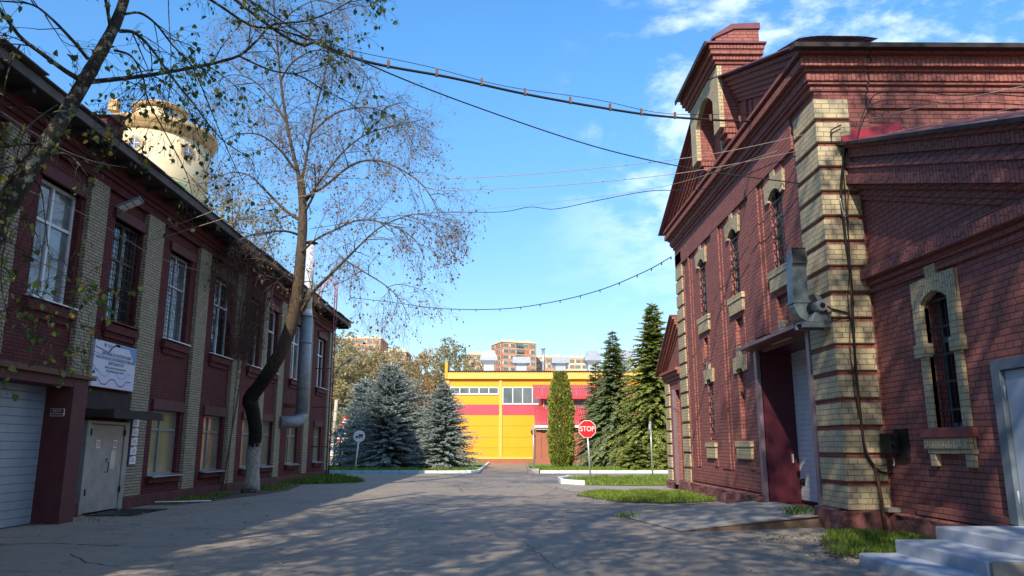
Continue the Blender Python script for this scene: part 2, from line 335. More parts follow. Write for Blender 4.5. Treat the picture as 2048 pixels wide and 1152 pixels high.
# ------------------------------------------------------------------ mesh helpers
def world_loc(o):
    v = Vector((0, 0, 0))
    while o: v += o.location; o = o.parent
    return v
def tag(o, label=None, cat=None, group=None, kind=None):
    for k, v in (('label', label), ('category', cat), ('group', group), ('kind', kind)):
        if v: o[k] = v
    return o
def thing(name, loc, label, cat, group=None):
    o = bpy.data.objects.new(name, None); o.empty_display_size = 0.2; o.location = loc; COL.objects.link(o)
    return tag(o, label, cat, group)
class MB:
    def __init__(s): s.v = []; s.f = []; s.m = []; s.sm = []
    def face(s, pts, m=0, sm=False):
        n = len(s.v); s.v += [tuple(p) for p in pts]; s.f.append(tuple(range(n, n + len(pts)))); s.m.append(m); s.sm.append(sm)
    def box(s, x0, x1, y0, y1, z0, z1, m=0):
        n = len(s.v)
        x0, x1 = min(x0, x1), max(x0, x1); y0, y1 = min(y0, y1), max(y0, y1); z0, z1 = min(z0, z1), max(z0, z1)
        s.v += [(x0, y0, z0), (x1, y0, z0), (x1, y1, z0), (x0, y1, z0), (x0, y0, z1), (x1, y0, z1), (x1, y1, z1), (x0, y1, z1)]
        for f in ((0, 3, 2, 1), (4, 5, 6, 7), (0, 1, 5, 4), (1, 2, 6, 5), (2, 3, 7, 6), (3, 0, 4, 7)):
            s.f.append(tuple(n + i for i in f)); s.m.append(m); s.sm.append(False)
        return s
    def prism(s, pts, d, m=0, sm=False):
        "polygon pts (3-D) pushed along vector d"
        d = Vector(d); a = [Vector(p) for p in pts]; k = len(a)
        nrm = Vector((0, 0, 0))
        for i in range(k): nrm += a[i].cross(a[(i + 1) % k])
        if nrm.dot(d) > 0: a = a[::-1]
        n = len(s.v); s.v += [tuple(p) for p in a] + [tuple(p + d) for p in a]
        s.f.append(tuple(n + i for i in range(k))); s.m.append(m); s.sm.append(False)
        s.f.append(tuple(n + k + i for i in reversed(range(k)))); s.m.append(m); s.sm.append(False)
        for i in range(k):
            j = (i + 1) % k; s.f.append((n + j, n + i, n + k + i, n + k + j)); s.m.append(m); s.sm.append(sm)
        return s
    def px(s, yz, x0, x1, m=0): return s.prism([(x0, y, z) for y, z in yz], (x1 - x0, 0, 0), m)
    def py(s, xz, y0, y1, m=0): return s.prism([(x, y0, z) for x, z in xz], (0, y1 - y0, 0), m)
    def pz(s, xy, z0, z1, m=0): return s.prism([(x, y, z0) for x, y in xy], (0, 0, z1 - z0), m)
    def tube(s, pts, rad, k=8, m=0, cap=True, sm=True):
        pts = [Vector(p) for p in pts]
        if not isinstance(rad, (list, tuple)): rad = [rad] * len(pts)
        n0 = len(s.v); prev = None; L = len(pts)
        for i, p in enumerate(pts):
            d = (pts[min(i + 1, L - 1)] - pts[max(i - 1, 0)])
            if d.length < 1e-9: d = Vector((0, 0, 1))
            d.normalize()
            if prev is None:
                u = d.cross(Vector((0, 0, 1)));
                if u.length < 1e-3: u = d.cross(Vector((1, 0, 0)))
            else: u = prev - d * prev.dot(d)
            if u.length < 1e-6: u = d.orthogonal()
            u.normalize(); prev = u; w = d.cross(u); r = rad[i]
            for j in range(k):
                a = 2 * math.pi * j / k; q = p + (u * math.cos(a) + w * math.sin(a)) * r
                s.v.append((q.x, q.y, q.z))
        for i in range(L - 1):
            for j in range(k):
                a = n0 + i * k + j; b = n0 + i * k + (j + 1) % k
                s.f.append((a, b, b + k, a + k)); s.m.append(m); s.sm.append(sm)
        if cap and k > 3:
            s.f.append(tuple(n0 + j for j in reversed(range(k)))); s.m.append(m); s.sm.append(False)
            s.f.append(tuple(n0 + (L - 1) * k + j for j in range(k))); s.m.append(m); s.sm.append(False)
        return s
    def lathe(s, prof, c, k=24, m=0, sm=True):
        "prof: (r, z) list around the vertical axis through c"
        n0 = len(s.v); L = len(prof)
        for r, z in prof:
            for j in range(k):
                a = 2 * math.pi * j / k; s.v.append((c[0] + r * math.cos(a), c[1] + r * math.sin(a), c[2] + z))
        for i in range(L - 1):
            for j in range(k):
                a = n0 + i * k + j; b = n0 + i * k + (j + 1) % k
                s.f.append((a, b, b + k, a + k)); s.m.append(m); s.sm.append(sm)
        s.f.append(tuple(n0 + j for j in reversed(range(k)))); s.m.append(m); s.sm.append(False)
        s.f.append(tuple(n0 + (L - 1) * k + j for j in range(k))); s.m.append(m); s.sm.append(False)
        return s
    def wall(s, axis, c, out, a0, a1, z0, z1, ops=(), m=0, mr=None, mb=None):
        """wall face at axis=c, outward direction `out` (+1/-1), running a0..a1, z0..z1.
        ops: (a0, a1, z0, z1, depth, has_back)"""
        mr = m if mr is None else mr; mb = m if mb is None else mb
        A = sorted({a0, a1, *[o[0] for o in ops], *[o[1] for o in ops]}); Z = sorted({z0, z1, *[o[2] for o in ops], *[o[3] for o in ops]})
        def pt(a, z, dp=0):
            q = c - out * dp; return (q, a, z) if axis == 'x' else (a, q, z)
        flip = (out > 0) if axis == 'x' else (out < 0)
        def fc(l, mm): s.face(l if flip else l[::-1], mm)
        for i in range(len(A) - 1):
            for j in range(len(Z) - 1):
                am, zm = (A[i] + A[i + 1]) / 2, (Z[j] + Z[j + 1]) / 2
                if am < a0 or am > a1 or zm < z0 or zm > z1: continue
                if any(o[0] < am < o[1] and o[2] < zm < o[3] for o in ops): continue
                fc([pt(A[i], Z[j]), pt(A[i + 1], Z[j]), pt(A[i + 1], Z[j + 1]), pt(A[i], Z[j + 1])], m)
        for o in ops:
            b0, b1, y0, y1, dp, back = o
            fc([pt(b0, y0), pt(b0, y1), pt(b0, y1, dp), pt(b0, y0, dp)][::-1], mr)
            fc([pt(b1, y0), pt(b1, y1), pt(b1, y1, dp), pt(b1, y0, dp)], mr)
            fc([pt(b0, y0), pt(b1, y0), pt(b1, y0, dp), pt(b0, y0, dp)], mr)
            fc([pt(b0, y1), pt(b1, y1), pt(b1, y1, dp), pt(b0, y1, dp)][::-1], mr)
            if back: fc([pt(b0, y0, dp), pt(b1, y0, dp), pt(b1, y1, dp), pt(b0, y1, dp)], mb)
        return s
    def build(s, name, mats, parent=None, bev=0.0):
        me = bpy.data.meshes.new(name)
        o = bpy.data.objects.new(name, me)
        L = world_loc(parent) if parent else Vector((0, 0, 0))
        vs = [(x - L.x, y - L.y, z - L.z) for x, y, z in s.v] if parent else s.v
        me.from_pydata(vs, [], s.f); me.update()
        if not isinstance(mats, (list, tuple)): mats = [mats]
        for mm in mats: me.materials.append(M[mm] if isinstance(mm, str) else mm)
        me.polygons.foreach_set('material_index', s.m); me.polygons.foreach_set('use_smooth', s.sm)
        COL.objects.link(o)
        if parent: o.parent = parent
        if bev:
            b = o.modifiers.new('bevel', 'BEVEL'); b.width = bev; b.segments = 2; b.limit_method = 'ANGLE'
        return o
def solo(name, mb, mats, loc, label, cat, group=None, bev=0.0):
    "a top-level thing that is one mesh, origin at loc"
    o = mb.build(name, mats, None, bev); L = Vector(loc)
    o.data.transform(Matrix.Translation(-L)); o.location = L
    return tag(o, label, cat, group)
def struct(name, mb, mats, kind='structure'):
    return tag(mb.build(name, mats), kind=kind)
def text(name, body, size, loc, facing, mat, parent, ext=0.002, align='CENTER', sx=1.0, roll=0.0):
    cu = bpy.data.curves.new(name, 'FONT'); cu.body = body; cu.size = size; cu.align_x = align; cu.align_y = 'CENTER'; cu.extrude = ext
    cu.offset = 0
    ob = bpy.data.objects.new(name, cu); COL.objects.link(ob)
    dg = bpy.context.evaluated_depsgraph_get(); me = bpy.data.meshes.new_from_object(ob.evaluated_get(dg))
    bpy.data.objects.remove(ob); bpy.data.curves.remove(cu)
    if facing == '+x': B = Matrix(((0, 0, 1), (1, 0, 0), (0, 1, 0)))
    elif facing == '-y': B = Matrix(((1, 0, 0), (0, 0, -1), (0, 1, 0)))
    else: B = Matrix(((0, 0, -1), (-1, 0, 0), (0, 1, 0)))
    me.transform(Matrix.Translation(Vector(loc) - world_loc(parent)) @ B.to_4x4() @ Matrix.Rotation(roll, 4, 'Z') @ Matrix.Diagonal((sx, 1, 1, 1)))
    me.materials.clear(); me.materials.append(M[mat])
    o = bpy.data.objects.new(name, me); COL.objects.link(o); o.parent = parent
    return o

# ================================================================== GROUND
mb = MB(); mb.face([(-900, -400, -.06), (900, -400, -.06), (900, 1500, -.06), (-900, 1500, -.06)]); struct('ground', mb, 'farground')
def sheet(name, xy, z, mat, kind='structure'):
    mb = MB(); mb.face([(x, y, z) for x, y in xy]); return struct(name, mb, mat, kind)
sheet('asphalt_road', [(-10.6, -30), (9, -30), (9, 30), (8.2, 36), (60, 36), (60, 47.62), (-60, 47.62), (-60, 45.5), (-10.6, 44.6)], 0, 'asphalt')
sheet('bare_ground_strip', [(-10.2, 22.0), (-9.0, 22.2), (-8.3, 26), (-8.0, 29), (-8.6, 33), (-9.2, 36), (-10.2, 36)], .004, 'soil')
# raised lawns beyond the cross road, kerbs in white, blue and grey stones
def kerb(name, pts, mats, seg=1.15, h=.16, w=.16):
    mb = MB(); i = 0
    for a, b in zip(pts[:-1], pts[1:]):
        a, b = Vector((*a, 0)), Vector((*b, 0)); L = (b - a).length; n = max(1, round(L / seg)); t = (b - a).normalized(); nn = Vector((-t.y, t.x, 0)) * w
        for k in range(n):
            p = a + t * (L * k / n + .012); q = a + t * (L * (k + 1) / n - .012)
            mb.pz([p[:2], q[:2], (q + nn)[:2], (p + nn)[:2]], -.02, h + rnd.uniform(-.008, .008), mats(i)); i += 1
    o = struct(name, mb, ['kerbwhite', 'kerbblue', 'concrete']); b = o.modifiers.new('bevel', 'BEVEL'); b.width = .02; b.segments = 2
    return o
kerb('left_kerb', [(-26, 47.75), (-3.0, 47.75), (-2.1, 48.3), (-1.6, 49.6), (-1.45, 74)], lambda i: 1 if (13 <= i <= 17 and i % 2 == 1) or i == 14 or i == 16 else 0)  # one run of stones takes the blue tone, the rest white
kerb('right_kerb', [(2.1, 74), (1.75, 56), (1.75, 49.2)][::-1], lambda i: 2, .9)
kerb('right_front_kerb', [(2.15, 47.75), (30, 47.75)], lambda i: 0)
sheet('left_lawn', [(-60, 47.8), (-2.9, 47.8), (-2.2, 48.4), (-1.7, 49.7), (-1.6, 74.5), (-60, 74.5)], .12, 'turf')
sheet('right_lawn', [(1.9, 49.0), (2.3, 47.8), (60, 47.8), (60, 74.5), (1.9, 74.5)], .12, 'turf')
sheet('paved_path', [(-1.5, 47.5), (1.8, 47.5), (1.95, 76), (-1.5, 76)], .006, 'paver')
# far lawn crossing (asphalt lane seen left of the blue spruces)
sheet('park_lane', [(-60, 62), (-9, 61), (-9, 65), (-60, 67)], .13, 'concrete')
sheet('sandy_strip', [(-60, 67.2), (-9, 65.2), (-9, 66.2), (-60, 68.6)], .135, 'paleconc')
# grass islands beside the gabled building
ISL1 = [(2.55, 26.3), (2.9, 24.6), (3.5, 23.1), (4.6, 22.7), (5.6, 23.0), (6.3, 23.6), (6.35, 28.1), (5.2, 28.4), (3.3, 28.1)]
ISL2 = [(2.75, 34.6), (2.75, 36.6), (3.3, 38.6), (4.2, 39.6), (7.2, 41.6), (12, 43), (12, 33.5), (7.0, 32.8), (5.0, 32.6), (3.6, 33.0)]
ISL3 = [(5.0, 12.0), (5.4, 13.3), (6.1, 14.7), (6.4, 14.75), (7.0, 14.75), (7.25, 14.4), (7.25, 11.4), (5.6, 11.1)]
ISL4 = [(-9.85, 34.3), (-8.6, 34.0), (-6.9, 35.2), (-6.6, 36.4), (-7.4, 38.6), (-8.8, 41.5), (-9.85, 43.8)]
for nm, pl in (('grass_island', ISL1), ('grass_verge', ISL2), ('earth_corner', ISL3), ('grass_edge', ISL4)):
    sheet(nm, pl, .02, 'turf' if nm != 'earth_corner' else 'soil')
    cx_ = sum(p[0] for p in pl) / len(pl); cy_ = sum(p[1] for p in pl) / len(pl); fr_ = []
    for (xa, ya), (xb_, yb_) in zip(pl, pl[1:] + pl[:1]):
        for k in range(8):
            x_, y_ = xa + (xb_ - xa) * k / 8, ya + (yb_ - ya) * k / 8; d_ = math.hypot(x_ - cx_, y_ - cy_); e_ = rnd.uniform(.05, .34); fr_.append((min(x_ + (x_ - cx_) / d_ * e_, 6.5) if nm != 'earth_corner' else min(x_ + (x_ - cx_) / d_ * e_, 7.3), y_ + (y_ - cy_) / d_ * e_))
    if nm != 'grass_verge': sheet('soil_fringe', fr_, .008, 'soil')
sheet('footpath', [(2.4, 28.2), (6.45, 28.5), (6.45, 31.0), (5.0, 32.3), (3.2, 32.6), (2.0, 31.6)], .012, 'slab')
kerb('island_kerb', [(3.3, 38.9), (2.62, 36.9), (2.62, 34.4), (3.4, 33.1)][::-1], lambda i: 0, .8, .2)

def inside(x, y, pl):
    c = False
    for i in range(len(pl)):
        (x1, y1), (x2, y2) = pl[i], pl[i - 1]
        if (y1 > y) != (y2 > y) and x < (x2 - x1) * (y - y1) / (y2 - y1) + x1: c = not c
    return c
def grass(name, pl, n, h, wd, z, seed, mats=('gr_a', 'gr_b', 'gr_c', 'gr_d'), lean=.5, wt=(5, 3, 3, 1), edge=None):
    r = random.Random(seed); mb = MB(); xs = [p[0] for p in pl]; ys = [p[1] for p in pl]; k = 0; t = 0
    ch = [i for i, w_ in enumerate(wt) for _ in range(w_)]
    ph = [(r.uniform(0, 6), r.uniform(.6, 2.2)) for _ in range(4)]
    while k < n and t < n * 8:
        t += 1; x = r.uniform(min(xs) - .15, max(xs) + .15); y = r.uniform(min(ys) - .15, max(ys) + .15)
        if not inside(x + r.uniform(-.15, .15), y + r.uniform(-.15, .15), pl): continue
        dn = math.sin(x * ph[0][1] * 2 + ph[0][0]) + math.sin(y * ph[1][1] * 2 + ph[1][0]) + math.sin((x + y) * ph[2][1] * 3 + ph[2][0])
        if dn < -1.2 and r.random() < .6: continue
        a = r.uniform(0, 6.283); hh = h * r.uniform(.45, 1.25) * (1 + .15 * dn); l = hh * r.uniform(.1, lean); w_ = wd * r.uniform(.6, 1.2)
        ux, uy = math.cos(a) * w_, math.sin(a) * w_; b = r.uniform(0, 6.283); lx, ly = math.cos(b) * l, math.sin(b) * l
        mb.face([(x - ux, y - uy, z), (x + ux, y + uy, z), (x + lx * .45 + ux * .7, y + ly * .45 + uy * .7, z + hh * .65), (x + lx, y + ly, z + hh)], r.choice(ch)); k += 1
    return struct(name, mb, list(mats), 'stuff')
grass('grass', ISL1, 15000, .10, .012, .02, 1)
grass('grass', ISL2, 16000, .14, .018, .02, 2)
grass('grass', ISL3, 9000, .11, .007, .02, 3, wt=(6, 1, 6, 2))
grass('grass', ISL4, 9000, .16, .016, .02, 4, wt=(4, 0, 6, 1))
grass('grass', [(-10, 22.3), (-9.2, 22.3), (-8.9, 24.5), (-9.3, 27), (-10, 27)], 1400, .10, .012, .0, 5, wt=(3, 1, 6, 2))
grass('grass', [(-9.6, 28.5), (-8.4, 28.6), (-8.4, 31.5), (-9.7, 33.4)], 1000, .12, .012, .0, 6, wt=(3, 1, 6, 2))
grass('grass', [(-30, 48), (-2.9, 48), (-2.0, 50), (-1.8, 60), (-30, 60)], 16000, .14, .03, .12, 8)
grass('grass', [(2.1, 48.1), (16, 48.1), (16, 58), (2.1, 58)], 9000, .12, .03, .12, 9)
grass('weeds', [(2.6, 18.0), (2.95, 18.0), (2.95, 18.35), (2.6, 18.35)], 60, .12, .015, .0, 12, wt=(3, 0, 6), lean=1.2)
grass('weeds', [(6.0, 16.3), (6.4, 16.3), (6.4, 16.75), (6.0, 16.75)], 90, .20, .014, .22, 13, wt=(5, 2, 3), lean=1.2)

# ramp up to the gate of the gabled building
t = thing('concrete_ramp', (4.8, 17.2, 0), 'wedge shaped concrete ramp with red painted side rising to the gateway', 'ramp')
mb = MB(); top = [(6.75, 15.95, .255), (6.75, 20.4, .255), (4.9, 20.5, .02), (2.75, 18.3, .012), (3.35, 15.2, .014)]
mb.face(top); mb.build('slab', 'slab', t)
mb = MB(); mb.face([(6.45, 15.95, -.02), (6.45, 15.95, .25), (3.35, 15.2, .012), (3.35, 15.2, -.02)])
mb.build('side_wall', 'rampside', t)

# fallen leaves and grit on the asphalt
r = random.Random(5); mb = MB()
for i in range(900):
    if i < 420: x = r.uniform(-9.5, 6); y = r.uniform(5.5, 40) if i < 250 else r.uniform(6, 20)
    else:
        j = r.random()
        if j < .45: x = -9.8 + abs(r.gauss(0, .9)); y = r.uniform(13, 43)
        elif j < .8: x = r.gauss(5.2, .5); y = r.uniform(11.2, 14.8)
        else: x = r.gauss(3.0, .35); y = r.uniform(22.5, 39)
    s_ = r.uniform(.02, .05) * (1.0 if y < 18 else 1.5); a = r.uniform(0, 6.28); c, s2 = math.cos(a) * s_, math.sin(a) * s_; z = .012 + r.uniform(0, .012)
    mb.face([(x - c, y - s2, z), (x + s2 * .6, y - c * .6, z + r.uniform(0, .02)), (x + c, y + s2, z), (x - s2 * .6, y + c * .6, z + r.uniform(0, .02))], r.choice((0, 0, 1)))
struct('fallen_leaves', mb, ['litter', 'litter2'], 'stuff')
# loose crumbs of broken asphalt
mb = MB()
for i in range(500):
    j = r.random()
    if j < .5: x = r.gauss(5.0, .45); y = r.uniform(11.0, 14.5)
    else: x = -9.6 + abs(r.gauss(0, .5)); y = r.uniform(17, 40)
    s_ = r.uniform(.008, .022); mb.box(x - s_, x + s_, y - s_ * .8, y + s_ * .8, 0, s_)
struct('grit', mb, ['concrete'], 'stuff')

# ================================================================== LEFT TWO-STOREY BRICK BUILDING
LB = thing('brick_building', (-10, 30, 0), 'long two storey dark red brick building with cream brick pilasters on the left', 'building')
XW = -10.12                                                # recessed wall face, pilasters stand at -10.0
lowers = [(22.2, 24.1), (26.0, 27.75), (29.85, 31.1), (32.0, 33.65), (35.95, 37.8), (41.0, 42.6)]
uppers = [(12.3, 14.0), (15.85, 17.45), (19.05, 20.55), (22.4, 23.95), (26.05, 27.75), (29.9, 31.2), (31.95, 33.55), (35.9, 37.7), (40.95, 42.75)]
dark_up = {2: 'iron', 3: 'iron'}
ops = [(a, b, .80, 2.64, .20, False) for a, b in lowers] + [(a, b, 4.76, 7.42, .22, False) for a, b in uppers] + [(18.55, 20.5, .0, 2.25, .05, True), (14.2, 17.0, 0, 2.85, .05, True)]
mb = MB(); mb.wall('x', XW, 1, -14, 44.15, 0, 8.62, ops, 0)
mb.face([(-24, 44.15, 0), (XW, 44.15, 0), (XW, 44.15, 8.6), (-24, 44.15, 8.6)][::-1])
mb.face([(-24, -14, 0), (XW, -14, 0), (XW, -14, 8.6), (-24, -14, 8.6)])
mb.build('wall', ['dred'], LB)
mb = MB()                                                  # plinth, broken at doors
for a, b in ((-14, 14.0), (17.2, 18.5), (20.6, 44.2)): mb.box(-10.3, -9.95, a, b, -.1, .30)
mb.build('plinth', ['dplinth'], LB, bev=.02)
pil = [(-6.3, -5.4), (-1.3, -.4), (3.7, 4.6), (7.6, 8.5), (11.1, 11.85), (14.4, 15.1), (17.62, 18.42), (20.62, 21.62), (24.35, 25.25), (27.95, 28.88), (31.25, 31.85), (33.7, 34.5), (38.45, 39.4), (43.25, 44.17)]
for i, (a, b) in enumerate(pil):
    z0 = .30 if not (17.2 < a < 18) else .34
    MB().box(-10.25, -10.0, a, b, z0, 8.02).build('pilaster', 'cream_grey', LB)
# band, dentils and stepped cornice
mb = MB(); mb.box(-10.25, -10.0, -14, 44.17, 8.02, 8.22); mb.build('frieze', 'dred', LB)
mb = MB(); mb.box(-10.25, -9.93, -14, 44.2, 8.22, 8.34, 1); mb.box(-10.25, -9.86, -14, 44.25, 8.34, 8.58, 0); mb.build('cornice', ['dred', 'dred_soldier'], LB)
for a, b in uppers:                                          # brick sills & lintels
    mb = MB(); mb.box(-10.25, -9.99, a - .12, b + .12, 4.46, 4.66, 1); mb.box(-10.25, -10.06, a - .05, b + .05, 4.30, 4.46, 0); mb.build('brick_sill', ['dred', 'dred_soldier'], LB, bev=.006)
    MB().box(-10.25, -10.04, a - .12, b + .12, 7.42, 7.68).build('lintel', 'dred_plain', LB, bev=.006)
for a, b in lowers:
    MB().box(-10.25, -10.0, a - .1, b + .1, .58, .72).build('brick_sill', 'dred_soldier', LB, bev=.006); MB().box(-10.25, -10.05, a - .14, b + .14, 2.64, 2.94).build('lintel', 'dred_plain', LB, bev=.006)

def sash(parent, a, b, z0, z1, xg, fm, gm, cols, trans, fw=.07, dep=.06, out=1, grille=None, sill='white', gx=.13, sashes=True, name='window'):
    "window in an x-facing wall: frame with casements, glass, sill, grille"
    f = MB(); x0, x1 = xg - dep * .5 * out, xg + dep * .5 * out
    f.box(x0, x1, a, a + fw, z0, z1); f.box(x0, x1, b - fw, b, z0, z1); f.box(x0, x1, a + fw, b - fw, z0, z0 + fw); f.box(x0, x1, a + fw, b - fw, z1 - fw, z1)
    w_ = b - a
    for c in cols: f.box(x0 + .002 * out, x1 + .008 * out, a + w_ * c - fw * .55, a + w_ * c + fw * .55, z0 + fw, z1 - fw)
    for t_ in trans: f.box(x0 + .004 * out, x1 + .004 * out, a + fw, b - fw, z0 + (z1 - z0) * t_ - fw * .5, z0 + (z1 - z0) * t_ + fw * .5)
    fr = f.build(name, fm, parent, bev=.006)
    g = MB(); g.face([(xg - .01 * out, a + .02, z0 + .02), (xg - .01 * out, b - .02, z0 + .02), (xg - .01 * out, b - .02, z1 - .02), (xg - .01 * out, a + .02, z1 - .02)][::out]); g.build('pane', gm, fr)
    if sill:
        s_ = MB(); s_.py([(xg, z0 + .03), (xg + (abs(xg) * 0 + .36) * out, z0 - .03), (xg + .36 * out, z0 - .06), (xg, z0 - .005)], a - .06, b + .06); s_.build('sill', sill, fr)
    if grille:
        q = MB(); ny, nz = grille; xb = xg + gx * out
        for i in range(ny): y = a + .04 + (w_ - .08) * i / (ny - 1); q.tube([(xb, y, z0 + .03), (xb, y, z1 - .03)], .009, 5)
        for i in range(nz): z = z0 + .08 + (z1 - z0 - .16) * i / (nz - 1); q.tube([(xb, a + .01, z), (xb, b - .01, z)], .011, 5)
        q.build('grille', 'grille', fr)
    return fr
for i, (a, b) in enumerate(uppers):
    if i == 2: sash(LB, a, b, 4.76, 7.42, -10.30, 'brownframe', 'glass', (.5,), (.62,), grille=(8, 10), sill='rust')
    elif i == 3: sash(LB, a, b, 4.76, 7.42, -10.30, 'pvc', 'glass_bright', (.5,), (.62,), grille=(9, 11))
    elif i in (5,): sash(LB, a, b, 4.76, 7.42, -10.30, 'pvc', 'glass', (), (.66,))
    else: sash(LB, a, b, 4.76, 7.42, -10.30, 'pvc', 'glass_bright' if i % 2 else 'glass', (.5,) if b - a > 1.65 else (.45,), (.66,))
for a, b in lowers: sash(LB, a, b, .80, 2.64, -10.27, 'oldframe', 'glass_beige', (.42,) if b - a > 1.4 else (), (.70,), sill='tin')
# eaves and roof
mb = MB(); mb.box(-10.3, -9.32, -14.4, 45.25, 8.585, 8.64, 0); mb.box(-9.34, -9.27, -14.4, 45.3, 8.60, 8.80, 1)
for i in range(60): y = -14 + i; mb.box(-10.0, -9.36, y, y + .12, 8.47, 8.58, 0)
mb.box(-24, -10.0, 44.15, 45.28, 8.585, 8.64, 0)
mb.build('eaves', ['darkwood', 'slate'], LB)
mb = MB(); n = 44
ys = [-14.5 + (45.35 + 14.5) * i / n for i in range(n + 1)]
for i in range(n):
    a, b = ys[i], ys[i + 1]; d = rnd.uniform(-.01, .06); sag = rnd.uniform(-.05, .06)
    mb.px([(a - .02, 8.80 + d), (b + .03, 8.80 + d), (b + .03, 8.83 + d), (a - .02, 8.83 + d)], -9.18 + sag, -9.9)
    mb.face([(-9.22 + sag, a, 8.80 + d), (-9.22 + sag, b, 8.80 + d), (-17, b, 11.2 + d), (-17, a, 11.2 + d)])
    mb.face([(-17, a, 11.2 + d), (-17, b, 11.2 + d), (-24.5, b, 8.7 + d), (-24.5, a, 8.7 + d)])
mb.face([(-9.25, 45.35, 8.7), (-17, 45.35, 11.2), (-24.5, 45.35, 8.7)])
rf = mb.build('roof', ['slate'], LB)
mb = MB(); mb.box(-11.9, -11.0, 19.7, 20.6, 9.2, 10.55, 0); mb.px([(19.6, 10.55), (20.7, 10.55), (20.15, 10.8)], -12.0, -10.9, 1); mb.build('chimney', ['dred', 'rust'], rf)
# garage portal
gp = MB(); gp.box(-10.0, -9.38, 16.72, 17.28, -.02, 3.06); gp.box(-10.0, -9.38, 13.6, 14.2, -.02, 3.06); gp.box(-10.0, -9.385, 14.2, 16.72, 2.86, 3.06)
gpo = gp.build('garage_portal', 'dred_plain', LB, bev=.01)
mb = MB(); mb.py([(-9.30, 3.06), (-10.02, 3.06), (-10.02, 3.30), (-9.30, 3.12)], 13.5, 17.45); mb.build('portal_roof', 'rust', gpo)
mb = MB(); mb.box(-10.1, -9.97, 14.2, 16.72, 0.02, 2.86); mb.build('garage_door', 'bluepanel', LB)
# entrance: double door
dr = MB(); x0, x1 = -10.08, -9.94
dr.box(x0, x1, 18.5, 18.66, .02, 2.22); dr.box(x0, x1, 20.34, 20.56, .02, 2.22); dr.box(x0, x1, 18.66, 20.34, 2.14, 2.22)
dro = dr.build('entrance_door', 'doorgrey', LB, bev=.006)
MB().box(-10.02, -9.955, 18.67, 19.60, .05, 2.13).build('door_leaf', 'doorgrey', dro, bev=.008)
MB().box(-10.02, -9.967, 19.61, 20.33, .05, 2.13).build('door_leaf', 'doorgrey', dro, bev=.008)
h = MB(); h.tube([(-9.955, 19.52, .98), (-9.88, 19.52, .98), (-9.88, 19.52, 1.22), (-9.955, 19.52, 1.22)], .012, 6); h.box(-9.955, -9.93, 19.53, 19.58, 1.26, 1.30); h.build('handle', 'iron', dro)
for y in (18.67, 20.33):
    for z in (.45, 1.86): MB().tube([(-9.935, y, z), (-9.935, y, z + .16)], .018, 6).build('hinge', 'iron', dro)
mb = MB(); mb.box(-9.955, -9.950, 18.98, 19.16, 1.56, 1.76, 0); mb.box(-9.967, -9.961, 19.83, 20.0, 1.56, 1.76, 0); mb.box(-9.967, -9.960, 19.76, 19.98, 1.05, 1.50, 1)
def ring(mb, x, y, z, r, w, m, k=20, bar=True):
    for i in range(k):
        a, b = 2 * math.pi * i / k, 2 * math.pi * (i + 1) / k
        mb.face([(x, y + math.cos(a) * r, z + math.sin(a) * r), (x, y + math.cos(b) * r, z + math.sin(b) * r), (x, y + math.cos(b) * (r - w), z + math.sin(b) * (r - w)), (x, y + math.cos(a) * (r - w), z + math.sin(a) * (r - w))], m)
    if bar: mb.face([(x, y - r * .65, z + r * .65), (x, y - r * .65 + w, z + r * .65 + .0), (x, y + r * .65, z - r * .65), (x, y + r * .65 - w, z - r * .65)], m)
ring(mb, -9.948, 19.07, 1.66, .075, .016, 2); ring(mb, -9.958, 19.915, 1.66, .075, .03, 2)
mb.face([(-9.947, 19.06, 1.62), (-9.947, 19.08, 1.62), (-9.947, 19.085, 1.70), (-9.947, 19.065, 1.70)], 3)
mb.build('door_notice', ['signwhite', 'tin', 'redprint', 'signgrey'], dro)
mb = MB(); pts = [(18.35, 2.30), (21.0, 2.33), (21.0, 2.45), (20.2, 2.50), (19.5, 2.46), (18.35, 2.47)]; mb.px(pts, -9.28, -10.05); mb.px([(18.35, 2.26), (21.0, 2.28), (21.0, 2.33), (18.35, 2.30)], -9.26, -9.34)
mb.build('door_canopy', 'darkwood', LB)
mb = MB(); mb.box(-10.12, -10.03, 18.45, 20.6, 2.50, 2.95); mb.build('weathered_lintel', 'darkwood', LB)
# surface mounted cable duct on the first pilaster
mb = MB(); mb.box(-10.0, -9.965, 18.30, 18.36, 3.2, 4.45); mb.box(-10.0, -9.965, 18.0, 18.36, 4.42, 4.47); mb.box(-10.0, -9.96, 18.2, 18.42, 3.16, 3.22); mb.build('cable_duct', 'cream_grey', LB)

# ---- things fixed to it
SG = thing('sign_board', (-9.95, 19.45, 3.6), 'large white and blue notice board with wavy lines between two pilasters above the grey doors', 'sign')
mb = MB(); mb.box(-9.99, -9.93, 18.40, 20.50, 3.03, 4.16); mb.build('board', 'board', SG, bev=.004)
xx = -9.926
def stripe(pts, w, mat, name):
    mb = MB()
    for (a, b), (c, d) in zip(pts[:-1], pts[1:]):
        wv = w if isinstance(w, float) else w(a, c)
        L = math.hypot(c - a, d - b); ny, nz = -(d - b) / L * wv / 2, (c - a) / L * wv / 2
        mb.face([(xx, a - ny, b - nz), (xx, c - ny, d - nz), (xx, c + ny, d + nz), (xx, a + ny, b + nz)])
    return mb.build(name, mat, SG)
stripe([(18.42, 3.99), (19.05, 3.90), (19.22, 4.05), (19.38, 4.12), (19.6, 4.12)], lambda a, c: .03 if c < 19.1 else .06, 'navy', 'blue_line')
mb = MB(); mb.face([(xx, 19.35, 4.15), (xx, 20.49, 4.15), (xx, 20.49, 3.78), (xx, 20.36, 3.80), (xx, 20.10, 4.09), (xx, 19.42, 4.09)][::-1], 0); mb.build('corner_patch', 'blue', SG)
